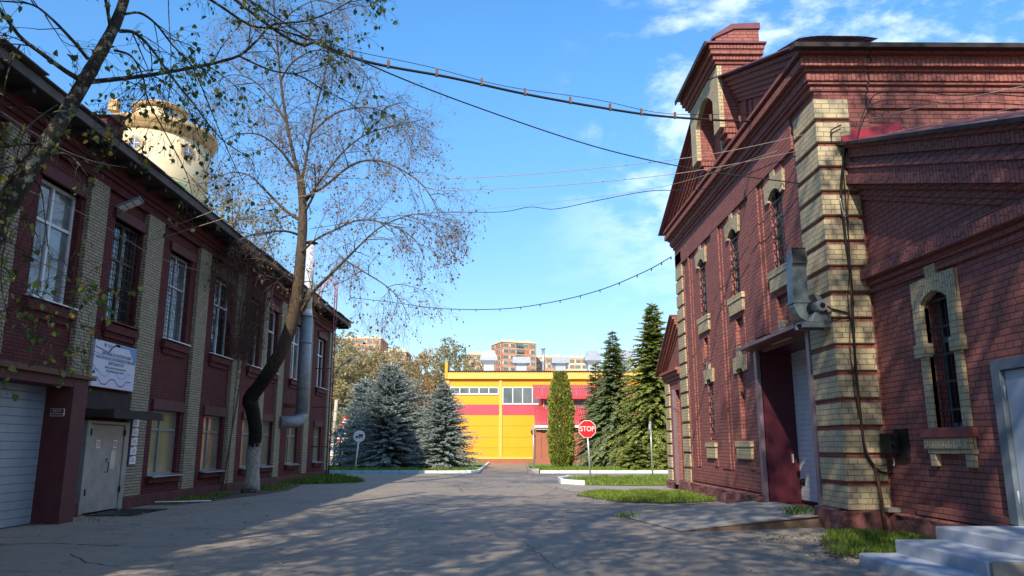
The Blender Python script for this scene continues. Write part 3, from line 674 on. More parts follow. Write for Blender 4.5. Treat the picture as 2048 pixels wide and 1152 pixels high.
def wave(z, ph, amp, mat, w, nm):
    p = []; y = 18.42 + ph * 0; k = 0
    up = ph
    while y < 20.45:
        p += [(y, z + (amp if up else -amp)), (min(y + .22, 20.47), z + (amp if up else -amp))]; y += .42; up = not up
    stripe(p, w, mat, nm)
wave(3.38, 1, .07, 'skyblue', .035, 'wave_line'); wave(3.18, 1, .07, 'navy', .028, 'wave_line')
for (s_, z, sz) in (('ДИРЕКЦИЯ ПО ЭКСПЛУАТАЦИИ', 3.86, .108), ('И БЕЗОПАСНОСТИ ПРОИЗВОДСТВЕННОЙ', 3.75, .108), ('ДЕЯТЕЛЬНОСТИ', 3.64, .108)):
    text('lettering', s_, sz, (xx + .002, 19.47, z), '+x', 'navy', SG, .001, sx=.86)
for (s_, z) in (('DIRECTORATE FOR OPERATION', 3.53), ('AND PRODUCTION SAFETY', 3.445)): text('lettering', s_, .072, (xx + .002, 19.47, z), '+x', 'signgrey', SG, .001)
mb = MB(); mb.face([(xx, 18.86 + .05 * math.cos(a * math.pi / 5), 4.07 + .05 * math.sin(a * math.pi / 5)) for a in range(10)]); [mb.face([(xx, 18.95, z), (xx, 19.2, z), (xx, 19.2, z + .012), (xx, 18.95, z + .012)]) for z in (4.09, 4.06, 4.03)]; mb.build('small_crest', 'navy', SG)
NB = thing('notice_strip', (-9.98, 20.95, 1.7), 'column of five small white plaques on a dark blue strip beside the grey doors', 'sign')
mb = MB(); mb.box(-10.0, -9.965, 20.72, 21.13, 1.10, 2.36); mb.build('backing', 'navy', NB)
for i in range(5):
    z = 1.14 + i * .245; mb = MB(); mb.px([(20.76, z), (21.09, z), (21.09, z + .19), (21.05, z + .215), (20.93, z + .215), (20.89, z + .19), (20.76, z + .19)], -9.965, -9.955); p = mb.build('plaque', 'signwhite', NB)
    q = MB()
    for k in range(3): q.box(-9.954, -9.951, 20.82 + .02 * k, 21.03 - .02 * k, z + .06 + k * .035, z + .072 + k * .035)
    q.build('print_lines', 'signgrey', p)
FS = thing('wall_plate', (-9.65, 16.7, 2.3), 'small dark red plate with white rim on the inner side of the garage portal', 'sign')
mb = MB(); mb.box(-9.82, -9.52, 16.70, 16.72, 2.24, 2.40); mb.build('rim', 'signwhite', FS); MB().box(-9.81, -9.53, 16.692, 16.70, 2.25, 2.39).build('face', 'dred_plain', FS)
text('lettering', 'МЕСТО', .05, (-9.67, 16.690, 2.345), '-y', 'signwhite', FS, .001); text('lettering', 'ДЛЯ КУРЕНИЯ', .04, (-9.67, 16.690, 2.29), '-y', 'signwhite', FS, .001)
solo('door_mat', MB().box(-9.85, -8.75, 18.6, 20.6, .004, .02), 'iron', (-9.3, 19.6, 0), 'thin black door mat lying before the grey double doors', 'mat')
fl = thing('floodlight', (-9.9, 18.75, 7.2), 'grey flat floodlight tilted down on the wall beside the first pilaster', 'lamp')
B_ = Matrix.Translation((-9.55, 18.62, 7.62)) @ Matrix.Rotation(R(-28), 4, 'Y') @ Matrix.Rotation(R(8), 4, 'Z')
def xbox(mb, B, x0, x1, y0, y1, z0, z1, m=0):
    n = len(mb.v); mb.box(x0, x1, y0, y1, z0, z1, m)
    for i in range(n, len(mb.v)): mb.v[i] = tuple(B @ Vector(mb.v[i]))
mb = MB(); xbox(mb, B_, -.30, .30, -.17, .17, 0, .07); mb.build('housing', 'framegrey', fl, bev=.01)
mb = MB()
for i in range(3):
    for j in range(2): xbox(mb, B_, -.26 + i * .18, -.11 + i * .18, -.15 + j * .155, -.01 + j * .155, -.012, 0)
mb.build('lens', 'lampglass', fl); mb = MB(); mb.tube([(-10.02, 18.7, 7.35), (-9.8, 18.66, 7.45), (-9.72, 18.64, 7.52)], .02, 6); mb.build('bracket', 'framegrey', fl)
fu = thing('flue_pipe', (-9.2, 35.2, 0), 'tall pale grey metal flue with rusty cap, behind the leaning tree', 'pipe')
X0, Y0 = -9.28, 35.2
mb = MB(); mb.tube([(X0, Y0, 3.1), (X0, Y0, 7.55)], .27, 20); mb.build('lower_pipe', 'fluepaint', fu)
mb = MB(); mb.tube([(X0, Y0, 7.55), (X0, Y0, 7.9)], [.27, .20], 20); mb.tube([(X0, Y0, 7.9), (X0, Y0, 11.0)], .20, 20); mb.build('upper_pipe', 'white', fu)
mb = MB(); mb.tube([(X0, Y0, 3.1), (X0, Y0 - .03, 2.92), (X0 - .08, Y0 - .14, 2.76), (X0 - .26, Y0 - .35, 2.68), (X0 - .75, Y0 - .85, 2.66)], .27, 18); mb.build('elbow', 'fluepaint', fu)
for z, r_ in ((3.1, .29), (4.2, .285), (6.3, .285), (7.55, .285), (9.2, .215)): MB().tube([(X0, Y0, z - .03), (X0, Y0, z + .03)], r_, 20).build('collar', 'framegrey', fu)
mb = MB(); mb.tube([(X0, Y0, 11.12), (X0, Y0, 11.24)], [.34, .06], 20)
for a in range(4): mb.tube([(X0 + .18 * math.cos(a * 1.57), Y0 + .18 * math.sin(a * 1.57), 10.95), (X0 + .2 * math.cos(a * 1.57), Y0 + .2 * math.sin(a * 1.57), 11.15)], .012, 5)
mb.build('rain_cap', 'rust', fu)
mb = MB(); mb.tube([(X0 - .75, Y0 - .3, 3.42), (X0, Y0 - .05, 3.42)], .09, 10); mb.build('branch_pipe', 'rust', fu)
la = thing('roof_ladder', (-9.5, 40.2, 0), 'dark red steel wall ladder with bright red hoop above the eaves', 'ladder')
for y in (39.95, 40.5): MB().tube([(-9.12, y, .05), (-9.12, y, 9.3)], .032, 6).build('rail', 'ladder', la)
mb = MB()
for i in range(26): mb.tube([(-9.12, 39.95, .55 + i * .33), (-9.12, 40.5, .55 + i * .33)], .018, 5)
mb.build('rungs', 'ladder', la)
for z in (1.6, 3.6, 5.6, 7.6): MB().tube([(-9.98, 39.95, z), (-9.1, 39.95, z)], .028, 6).build('wall_bracket', 'ladder', la)
mb = MB()
for y in (39.95, 40.5): mb.tube([(-9.12, y, 9.3), (-9.12, y, 10.1), (-9.4, y, 10.4), (-9.8, y, 10.3), (-9.95, y, 9.7), (-9.95, y, 9.1)], .03, 6)
for z in (9.5, 9.9): mb.tube([(-9.12, 39.95, z), (-9.12, 40.5, z)], .02, 5)
mb.tube([(-9.95, 39.95, 9.8), (-9.95, 40.5, 9.8)], .02, 5)
mb.build('top_hoop', 'ladder_top', la)
wl = thing('wall_lamp', (-9.9, 44.0, 5.6), 'small grey street light on a raised arm at the far corner of the left building', 'lamp')
MB().tube([(-9.98, 44.1, 5.0), (-9.9, 44.15, 5.6), (-9.75, 44.2, 6.0), (-9.1, 44.3, 6.5)], .03, 6).build('arm', 'framegrey', wl)
mb = MB(); mb.tube([(-9.2, 44.28, 6.42), (-8.75, 44.35, 6.74)], [.09, .07], 8); mb.build('lamp_head', 'tin', wl)
mb = MB(); mb.tube([(-9.7, 21.9, .10), (-9.2, 22.6, .06), (-8.7, 23.4, .03)], .018, 6); solo('plastic_pipe', mb, 'white', (-9.2, 22.6, 0), 'thin pale plastic pipe lying on the ground by the left wall', 'pipe')
mb = MB(); mb.tube([(-8.9, 22.9, .02), (-9.0, 25, .03), (-9.2, 27.5, .04), (-9.7, 29.5, .15)], .014, 5); solo('ground_cable', mb, 'rubber', (-9.1, 26, 0), 'thin dark cable running over the bare ground along the left wall', 'cable')

# ================================================================== RIGHT GABLED BUILDING
GB = thing('gabled_brick_building', (10, 21.5, 0), 'tall red brick hall with cream corner blocks, stepped gable and arched dormer on the right', 'building')
XB = 6.575                                                   # recessed bay face; strips at 6.56 and 6.50
upw = [(24.30, 25.06), (20.72, 21.50), (17.20, 18.00)]
ops = [(a, b, 5.82, 7.84, .30, False) for a, b in upw]
ops += [(24.14, 24.70, 1.80, 3.72, .30, False), (20.85, 21.45, 1.80, 3.72, .12, True)]
ops += [(16.12, 19.70, 0.2, 4.02, .85, False)]
ops += [(24.45, 24.95, 4.45, 5.10, .10, True), (20.65, 21.35, 4.42, 5.15, .10, True), (17.2, 18.05, 4.42, 5.15, .10, True)]
mb = MB(); mb.wall('x', XB, -1, 14.96, 28.24, 0.3, 9.0, ops)
mb.wall('y', 14.96, -1, 7.62, 18, .3, 9.0); mb.face([(XB, 28.24, 0), (18, 28.24, 0), (18, 28.24, 9), (XB, 28.24, 9)])
mb.face([(18, 14.96, .3), (18, 28.24, .3), (18, 28.24, 9), (18, 14.96, 9)])
mb.build('wall', ['red'], GB)
# relief: strips, stepped panels
def relief(y0, y1, z0, z1, x, name='brick_relief', m='red'):
    return MB().box(x, 6.70, y0, y1, z0, z1).build(name, m, GB, bev=.006)
relief(14.90, 16.07, .40, 8.98, 6.545, 'corner_pier'); relief(16.07, 16.22, 4.05, 8.98, 6.545, 'corner_pier'); MB().box(6.701, 7.66, 14.90, 14.98, .40, 8.98).build('corner_pier', 'red', GB)
relief(27.15, 28.26, .36, 8.98, 6.545, 'corner_pier')
relief(16.22, 28.24, 8.22, 8.98, 6.50, 'frieze')
MB().box(7.66, 18, 14.90, 14.98, 8.62, 8.98).build('frieze', 'red', GB)
for (a, b, z0, z1) in ((18.55, 19.72, 4.35, 8.1), (22.25, 23.45, .95, 8.1), (26.0, 26.6, .95, 8.1)):
    relief(a, b, z0, z1, 6.548, 'pilaster_step'); relief(a + .22, b - .22, z0, 8.22, 6.51, 'pilaster')
relief(19.74, 20.12, .95, 4.3, 6.51, 'pilaster'); pass
for a, b, z0, z1 in ((19.7, 28.1, .45, .92),):
    relief(a, b, z0, z1, 6.53, 'base_course')
# small brick "teeth" panels below the sills
for c in (24.7, 21.0, 17.62):
    relief(c - .48, c - .36, 4.28, 5.1, 6.552); relief(c + .36, c + .48, 4.28, 4.85, 6.552); relief(c - .3, c + .3, 4.2, 4.32, 6.556)
    relief(c - .62, c + .62, 8.02, 8.22, 6.54)
relief(20.4, 20.8, .98, 1.25, 6.55); relief(23.9, 24.35, .98, 1.25, 6.55)
MB().box(6.502, 6.63, 22.6, 23.1, 2.4, 3.4).build('plastered_patch', 'red_plain', GB)
# plinth of rough stone
def plinthpart(pts, z1, par, nm='plinth', mat='plinth', z0=-.1, sub=.22, amp=.035):
    "vertical rough face following pts, with lumpy relief"
    mb = MB(); r = random.Random(int(pts[0][0] * 100 + pts[0][1] * 7)); cols = []
    for (a, b) in zip(pts[:-1], pts[1:]):
        a, b = Vector(a), Vector(b); n = max(1, int((b - a).length / sub)); t_ = (b - a).normalized(); nn = Vector((t_.y, -t_.x))
        for k in range(n + (b - Vector(pts[-1])).length.__lt__(1e-6)):
            cols.append((a + (b - a) * k / n, nn))
    zs = [z0, z0 + .12, z0 + .24, z1 - .10, z1 - .03, z1]
    G = []
    for (p, nn) in cols:
        c = []
        for i, z in enumerate(zs):
            d = r.uniform(-amp, amp) - (.05 if i == 5 else 0); q = p + nn * d; c.append((q.x, q.y, z))
        G.append(c)
    for i in range(len(G) - 1):
        for j in range(len(zs) - 1): mb.face([G[i][j], G[i + 1][j], G[i + 1][j + 1], G[i][j + 1]], 0, True)
        p0, p1 = G[i][-1], G[i + 1][-1]; n0 = cols[i][1] * .35; mb.face([p0, p1, (p1[0] - n0.x, p1[1] - n0.y, z1), (p0[0] - n0.x, p0[1] - n0.y, z1)])
    return mb.build(nm, mat, par)
plinthpart([(6.36, 28.45), (6.36, 19.75)], .40, GB); plinthpart([(6.36, 19.75), (7.0, 19.72)], .38, GB)
plinthpart([(6.36, 16.15), (6.36, 14.76), (7.44, 14.76)], .42, GB)
plinthpart([(6.36, 28.45), (18, 28.45)][::-1], .40, GB)
# cream corner blocks
for k in range(16):
    z = .42 + k * .529; w_ = 1.22 if True else 0; h = .435
    mb = MB(); y1 = 16.04
    mb.pz([(6.50, 14.84), (7.22 if k > 12 else 7.30, 14.84), (7.22 if k > 12 else 7.30, 15.0), (6.66, 15.0), (6.66, y1), (6.50, y1)], z, z + h)
    mb.build('corner_block', 'cream', GB, bev=.012)
    mb = MB(); mb.box(6.50, 6.7, 27.28, 28.3, z - .05, z - .05 + h); mb.build('corner_block', 'cream', GB, bev=.012)
# cornice wrapping facade and side wall: stepped profile (projection, z0, z1, material)
prof = [(.04, 8.98, 9.10, 0), (.10, 9.10, 9.17, 0), (.14, 9.17, 9.36, 1), (.20, 9.36, 9.43, 0), (.30, 9.43, 9.60, 1), (.24, 9.60, 9.70, 0), (.34, 9.70, 9.80, 0)]
for (p, z0, z1, m_) in prof:
    mb = MB(); x0, y0, y1 = 6.5 - p, 14.9 - p, 28.3 + p
    mb.pz([(x0, y0), (18, y0), (18, 15.2), (6.8, 15.2), (6.8, y1), (x0, y1)], z0, z1, 0)
    mb.build('cornice_course', 'red_soldier' if m_ else 'red', GB, bev=.01)
# gable (pediment) with raking cornice
YM, SL = 21.6, .385
def zr(y, base=9.80): return base + (YM - abs(y - YM) - 14.5) * SL
mb = MB(); mb.px([(14.95, 9.80), (28.25, 9.80), (YM, zr(YM) - .1)], 6.60, 6.9); mb.build('gable_wall', 'red', GB)
rk = [(.02, .62, .74, 0), (.07, .50, .63, 1), (.13, .38, .51, 0), (.19, .26, .39, 1), (.26, .12, .27, 1), (.34, .02, .13, 0)]
for (p, d0, d1, m_) in rk:
    for sgn in (-1, 1):
        y0 = YM + sgn * (7.1 - .0); yi = YM + sgn * .05
        mb = MB(); pts = [(y0 - sgn * d1 * 1.6, zr(y0 - sgn * d1 * 1.6) - d1), (yi, zr(yi) - d1), (yi, zr(yi) - d0), (y0 - sgn * d0 * 1.6, zr(y0 - sgn * d0 * 1.6) - d0)]
        mb.px(pts, 6.55 - p, 6.8); mb.build('raking_course', 'red_soldier' if m_ else 'red', GB, bev=.006)
# inner triangular panels
for sgn in (-1, 1):
    for (k, x) in ((0, 6.52), (1, 6.56)):
        a, b = 2.3 + k * .35, 5.2 - k * .5
        y0, y1 = YM + sgn * a, YM + sgn * b
        mb = MB(); mb.px([(y0, 9.9), (y0 + sgn * .14, 9.9), (y0 + sgn * .14, zr(y0) - .8), (y0, zr(y0) - .8)], x, 6.7); mb.build('gable_strip', 'red', GB)
# main roof
rt = MB(); EX = 6.02
def zroof(y): return zr(y) + .02
for sgn in (-1, 1):
    ye = YM + sgn * 7.28
    rt.px([(ye, zr(ye) + .0), (YM, zroof(YM)), (YM, zroof(YM) + .035), (ye, zr(ye) + .035)], EX, 18.5)
mainroof = rt.build('roof', 'redmetal', GB)
mb = MB(); mb.px([(14.30, 9.70), (14.30, 9.80), (14.6, 9.86), (14.6, 9.76)], 5.98, 18.5); mb.build('eaves_board', 'darkwood', mainroof)
# bulging loose sheet on the near corner
mb = MB(); G = []
for i in range(13):
    row = []
    for j in range(7):
        u, v = i / 12, j / 6; x = 6.05 + u * 1.65; y = 14.26 + v * 1.2; z = 9.86 + v * .38 + .07 * math.sin(u * math.pi) + .012 * math.sin(u * 9)
        row.append((x, y, z))
    G.append(row)
for i in range(12):
    for j in range(6): mb.face([G[i][j], G[i + 1][j], G[i + 1][j + 1], G[i][j + 1]], 0, True)
b_ = mb.build('loose_sheet', 'redmetal', mainroof); sm_ = b_.modifiers.new('thick', 'SOLIDIFY'); sm_.thickness = .01

# windows: cream head with keystone, cream sill, bars
def head(yc, hw, z0, ztop, keyh, parent, x=6.513, nm='window_head', mat='cream_soldier', flare=.06, rise=.16, ow=.22, xb=6.66):
    n = 6; mb = MB(); pts = [(yc - hw - ow, z0), (yc - hw - ow - flare, ztop)]
    pts += [(yc - .15, ztop + .02), (yc - .17, ztop + keyh), (yc + .17, ztop + keyh), (yc + .15, ztop + .02)]
    pts += [(yc + hw + ow + flare, ztop), (yc + hw + ow, z0), (yc + hw, z0)]
    for i in range(n + 1):
        u = 1 - 2 * i / n; pts.append((yc + hw * u * .999, z0 + .06 + rise * (1 - u * u)))
    pts.append((yc - hw, z0))
    mb.px(pts, x, xb); return mb.build(nm, mat, parent, bev=.008)
def barred(parent, a, b, z0, z1, xg, xbars, ny=4, nz=7, name='window', label=None, out=-1, gm='glass_black'):
    f = MB(); f.box(xg, xg + .05, a, a + .06, z0, z1); f.box(xg, xg + .05, b - .06, b, z0, z1); f.box(xg, xg + .05, a + .06, b - .06, z0, z0 + .07); f.box(xg, xg + .05, a + .06, b - .06, z1 - .07, z1)
    f.box(xg, xg + .05, a + .06, b - .06, z0 + (z1 - z0) * .62, z0 + (z1 - z0) * .66)
    fr = f.build(name, 'framegrey', parent)
    g = MB(); g.face([(xg + .02, a, z0), (xg + .02, a, z1), (xg + .02, b, z1), (xg + .02, b, z0)]); g.build('pane', gm, fr)
    q = MB()
    for i in range(ny): y = a + (b - a) * (i + .5) / ny; q.tube([(xbars + .012, y, z0), (xbars + .012, y, z1)], .010, 5)
    for i in range(nz): z = z0 + (z1 - z0) * (i + .6) / nz; q.box(xbars - .02, xbars - .008, a - .03, b + .03, z - .02, z + .02)
    q.build('grille', 'grille', fr)
    return fr
for a, b in upw:
    c = (a + b) / 2
    w_ = barred(GB, a, b, 5.82, 7.84, 6.69, 6.60, 4, 7); head(c, (b - a) / 2, 7.52, 8.02, .26, w_)
    mb = MB(); mb.box(6.482, 6.7, c - .70, c + .70, 5.62, 5.78, 0); mb.box(6.505, 6.7, c - .64, c + .64, 5.28, 5.62, 1); mb.build('sill', ['cream', 'cream_soldier'], w_, bev=.008)
w_ = barred(GB, 24.14, 24.70, 1.80, 3.72, 6.67, 6.59, 3, 6); head(24.42, .28, 3.60, 4.02, .25, w_, rise=.06)
mb = MB(); mb.box(6.482, 6.7, 23.95, 25.1, 1.58, 1.72); mb.box(6.505, 6.7, 24.0, 25.05, 1.24, 1.58); mb.build('sill', 'cream', w_, bev=.008)
nh = head(21.15, .30, 3.62, 4.06, .28, GB, nm='blind_window_head', rise=.06)
mb = MB(); mb.box(6.482, 6.7, 20.45, 21.85, 1.58, 1.74); mb.box(6.505, 6.7, 20.5, 21.8, 1.26, 1.58); mb.build('blind_window_sill', 'cream', GB, bev=.008)
mb = MB(); mb.px([(17.1, 4.03), (17.25, 4.24), (17.55, 4.27), (17.55, 4.50), (17.85, 4.50), (17.85, 4.26), (18.2, 4.21), (18.4, 4.03)], 6.50, 6.64); mb.build('gate_keystone', 'cream', GB, bev=.008)

# dormer on corbels with arched loft opening
DR = MB(); x0, x1 = 6.02, 7.25
ZB, ZT = 10.38, 12.28
pts = [(19.9, ZB), (20.52, ZB), (20.52, 11.42)]
for i in range(9):
    u = i / 8; pts.append((20.60 + 1.80 * u * 1.0, 11.50 + .42 * (1 - (2 * u - 1) ** 2)))
pts += [(22.48, 11.42), (22.48, ZB), (23.1, ZB), (23.1, ZT), (19.9, ZT)]
DR.px(pts, x0, x0 + .14, 0); dormer = DR.build('dormer', ['cream'], GB, bev=.01)
mb = MB(); ip = [(a, z) for a, z in pts]
mb.px(pts, x0 + .14, x1, 0); mb.box(6.9, 7.3, 20.4, 22.6, 10.3, 12.0, 0); mb.build('dormer_body', 'red', dormer)
for y0, y1 in ((19.9, 20.52), (22.48, 23.1)):
    mb = MB()
    for k in range(4): mb.box(6.14 + k * .10, 6.7, y0 + .02 + k * .035, y1 - .02 - k * .035, ZB - .16 * (k + 1), ZB - .16 * k + (.0 if k else .0))
    mb.tube([(6.52, y0 + .1, ZB - .72), (6.52, y1 - .1, ZB - .72)], .12, 10)
    mb.build('corbel', 'red_soldier', dormer, bev=.008)
for (p, z0, z1, m_) in ((.05, 12.28, 12.38, 0), (.12, 12.38, 12.52, 1), (.20, 12.52, 12.66, 0), (.24, 12.66, 12.78, 1)):
    MB().box(6.02 - p, 7.25 + p * .4, 19.9 - p, 23.1 + p, z0, z1).build('dormer_cornice', 'red_soldier' if m_ else 'red', dormer, bev=.008)
mb = MB(); mb.box(5.66, 7.4, 19.6, 23.42, 12.80, 12.85); dro_ = mb.build('dormer_roof', 'redmetal', dormer)
MB().box(5.62, 5.66, 19.58, 23.44, 12.70, 12.84).build('dormer_fascia', 'darkwood', dro_)
for y0, y1 in ((19.86, 20.7), (22.4, 23.1)):
    mb = MB(); mb.py([(6.02, 12.85), (6.02, 13.10), (6.55, 13.36), (7.28, 13.38), (7.28, 12.85)], y0, y1); cp = mb.build('attic_block', 'red', dormer, bev=.006)
    mb = MB(); mb.py([(5.92, 13.04), (5.92, 13.12), (6.50, 13.52), (7.32, 13.56), (7.32, 13.38), (6.56, 13.365), (5.98, 13.08)], y0 - .05, y1 + .05); mb.build('metal_cap', 'redmetal', cp)
w_ = barred(GB, 20.75, 21.35, 10.0, 10.72, 6.60, 6.50, 4, 3, 'loft_window')
mb = MB(); mb.box(6.48, 6.62, 20.62, 20.75, 9.92, 10.8); mb.box(6.48, 6.62, 21.35, 21.48, 9.92, 10.8); mb.box(6.48, 6.62, 20.75, 21.35, 10.72, 10.82); mb.box(6.46, 6.62, 20.6, 21.5, 9.84, 9.92); mb.build('surround', 'cream', w_)
# gateway: portal with sheet canopy and sectional door
gt = MB(); gt.box(6.48, 6.66, 16.08, 16.25, .25, 4.05); gto = gt.build('gate_frame', 'lilac', GB, bev=.006); MB().box(6.50, 6.60, 19.60, 19.80, .25, 4.05).build('gate_frame', 'lilac', GB, bev=.006)
mb = MB(); mb.box(6.62, 7.44, 19.60, 19.70, .22, 4.03); mb.box(6.62, 7.44, 16.12, 16.22, .22, 4.03); mb.box(6.62, 7.44, 16.22, 19.6, 3.96, 4.03); mb.build('reveal_panel', 'maroon', gto)
mb = MB(); mb.box(6.75, 7.43, 19.588, 19.598, .24, 1.30); mb.build('repair_sheet', 'maroon', gto)
mb = MB(); mb.box(7.42, 7.48, 16.22, 19.6, .26, 3.98); gd = mb.build('sectional_door', 'rollerdoor', gto)
mb = MB(); mb.box(7.405, 7.42, 19.3, 19.5, .66, .82); mb.tube([(7.41, 19.42, .74), (7.36, 19.42, .74)], .07, 10); mb.build('door_handle', 'iron', gd)
mb = MB(); mb.box(7.40, 7.425, 16.35, 19.58, .255, .30); mb.build('rubber_seal', 'rubber', gd)
MB().box(7.24, 7.26, 19.52, 19.60, 1.20, 1.42).build('switch', 'white', gto)
mb = MB(); mb.prism([(6.17, 15.98, 4.13), (6.60, 15.98, 4.03), (6.60, 20.02, 4.03), (6.17, 20.02, 4.10)], (0, 0, .03)); mb.box(6.145, 6.17, 15.96, 20.04, 4.07, 4.15); mb.build('gate_canopy', 'redmetal', gto)
# long wall crack
mb = MB(); z = 8.5; x = 7.66; pts = []
while z < 9.85: pts.append((x + rnd.uniform(-.03, .03), z)); z += .08
for (xa, za), (xb_, zb) in zip(pts[:-1], pts[1:]):
    yy = 14.9 - next((p for p, a, b, m_ in prof if a <= (za + zb) / 2 < b), 0) - .003
    mb.face([(xa - .018, yy, za), (xa + .018, yy, za), (xb_ + .018, yy, zb), (xb_ - .018, yy, zb)])
mb.build('crack', 'rubber', GB)

# ================================================================== ANNEX beside the camera
AN = thing('brick_annex', (9, 10.5, 0), 'low red brick annex with lean-to gable, barred cream framed window and blue grey door', 'building')
AX = 7.36
def zan(y): return 7.36 - (14.9 - y) * .352
mb = MB(); ops = [(12.26, 13.08, 1.92, 4.24, .32, False), (9.9, 11.30, .5, 2.86, .10, False)]
mb.wall('x', AX, -1, 5.2, 11.7, .3, 3.9, ops[1:]); mb.wall('x', AX, -1, 11.7, 14.9, .3, 4.35, ops[:1]); mb.px([(5.2, 3.9), (11.7, 3.9), (11.7, zan(11.7)), (5.2, zan(5.2))], AX, AX + .3); mb.px([(11.7, 4.35), (14.9, 4.35), (14.9, zan(14.9)), (11.7, zan(11.7))], AX, AX + .3)
mb.face([(AX, 5.2, .3), (16, 5.2, .3), (16, 5.2, 3.9), (AX, 5.2, 3.9)]); mb.build('wall', 'red', AN)
def rake(y0, y1, d0, d1, x, m, nm='raking_course'):
    mb = MB(); mb.px([(y0, zan(y0) - d1), (y1, zan(y1) - d1), (y1, zan(y1) - d0), (y0, zan(y0) - d0)], x, AX + .05); return mb.build(nm, m, AN, bev=.008)
for d0, d1, x, m_ in ((-.44, -.34, 7.02, 'red'), (-.34, -.14, 7.10, 'red_soldier'), (-.14, -.02, 7.16, 'red'), (-.02, .10, 7.04, 'red'), (.10, .24, 7.08, 'red_soldier'), (.24, .44, 7.02, 'red_soldier'), (.44, .54, 7.16, 'red'), (.54, .68, 7.26, 'red'), (.68, .78, 7.30, 'red')): rake(5.2, 14.84, d0, d1, x, m_)
for z0, z1, x, m_ in ((5.06, 5.16, 7.22, 'red'), (4.86, 5.06, 7.12, 'red_soldier'), (4.74, 4.86, 7.24, 'red'), (4.60, 4.74, 7.30, 'red')):
    mb = MB(); mb.px([(8.5, z0 - .19), (14.84, z0 + .0), (14.84, z1 + .0), (8.5, z1 - .19)], x, AX + .05); mb.build('string_course', m_, AN, bev=.008)
plinthpart([(7.22, 14.74), (7.22, 11.6)], .40, AN)
mb = MB(); mb.box(7.28, 7.40, 11.35, 13.9, .42, .60); mb.build('base_course', 'red', AN, bev=.01)
# roof sheet, seen from above its slope, and red flashing along the hall
def zar(x, y): return 7.66 - (14.4 - y) * .347 + (x - 7.05) * .187
mb = MB(); mb.prism([(6.92, 14.88, zar(6.92, 14.88)), (6.92, 5.0, zar(6.92, 5.0)), (16, 5.0, zar(16, 5.0)), (16, 14.88, zar(16, 14.88))], (0, 0, .02)); aro = mb.build('roof', 'redmetal', AN)
mb = MB(); mb.prism([(7.0, 14.87, zar(7, 14.87) + .01), (7.0, 14.80, zar(7, 14.80) + .02), (8.3, 14.80, zar(8.3, 14.80) + .02), (8.3, 14.87, zar(8.3, 14.87) + .22), (7.0, 14.87, zar(7, 14.87) + .24)][::-1], (0, .02, 0)); mb.build('flashing', 'redflash', aro)
mb = MB(); mb.prism([(6.9, 14.88, zar(6.9, 14.88) - .05), (6.9, 5.0, zar(6.9, 5.0) - .05), (6.9, 5.0, zar(6.9, 5.0) + .015), (6.9, 14.88, zar(6.9, 14.88) + .015)], (.04, 0, 0)); mb.build('verge_board', 'darkwood', aro)
for i in range(1, 8):
    y = 14.9 - i * 1.25; mb = MB(); mb.prism([(6.92, y, zar(6.92, y) + .02), (16, y, zar(16, y) + .02), (16, y, zar(16, y) + .045), (6.92, y, zar(6.92, y) + .045)], (0, .02, 0)); mb.build('roof_seam', 'redmetal', aro)
# its window
aw = barred(AN, 12.26, 13.08, 1.92, 4.24, 7.60, 7.42, 4, 5)
head(12.67, .41, 3.98, 4.46, .20, aw, x=7.28, ow=.26, flare=.0, rise=.16, xb=7.44)
for y0, y1, s_ in ((13.08, 13.34, 1), (12.0, 12.26, -1)):
    mb = MB(); mb.box(7.28, 7.44, y0, y1, 3.35, 3.98); mb.box(7.25, 7.44, y0 - .03, y1 + .03, 3.12, 3.35)
    a, b = (13.08, 13.27) if s_ > 0 else (12.07, 12.26); mb.box(7.30, 7.44, a, b, 1.90, 3.12); mb.build('jamb_surround', 'cream', aw, bev=.01)
mb = MB(); mb.px([(11.96, 1.74), (13.38, 1.74), (13.38, 1.90), (11.96, 1.90)], 7.20, 7.6); mb.build('sill', 'red_plain', aw, bev=.012)
MB().box(7.23, 7.5, 12.04, 13.34, 1.56, 1.74).build('sill_course', 'cream_soldier', aw, bev=.01)
MB().box(7.26, 7.5, 12.02, 13.28, 1.48, 1.56).build('sill_course', 'cream', aw, bev=.008)
for y in (12.06, 13.08): MB().box(7.27, 7.5, y, y + .17, 1.27, 1.48).build('bracket', 'cream', aw, bev=.01)
# its door
mb = MB(); mb.box(7.27, 7.50, 11.14, 11.34, .5, 2.86); mb.box(7.27, 7.50, 9.86, 10.0, .5, 2.86); mb.box(7.27, 7.50, 10.0, 11.14, 2.70, 2.86); ad = mb.build('door', 'framegrey', AN, bev=.006)
MB().box(7.34, 7.40, 10.0, 11.13, .53, 2.69).build('door_leaf', 'doorblue', ad, bev=.008)
for z in (.8, 2.3): MB().tube([(7.32, 11.15, z), (7.32, 11.15, z + .18)], .02, 7).build('hinge', 'doorblue', ad)
MB().box(7.26, 7.36, 10.1, 10.14, 1.4, 1.6).build('handle', 'iron', ad)

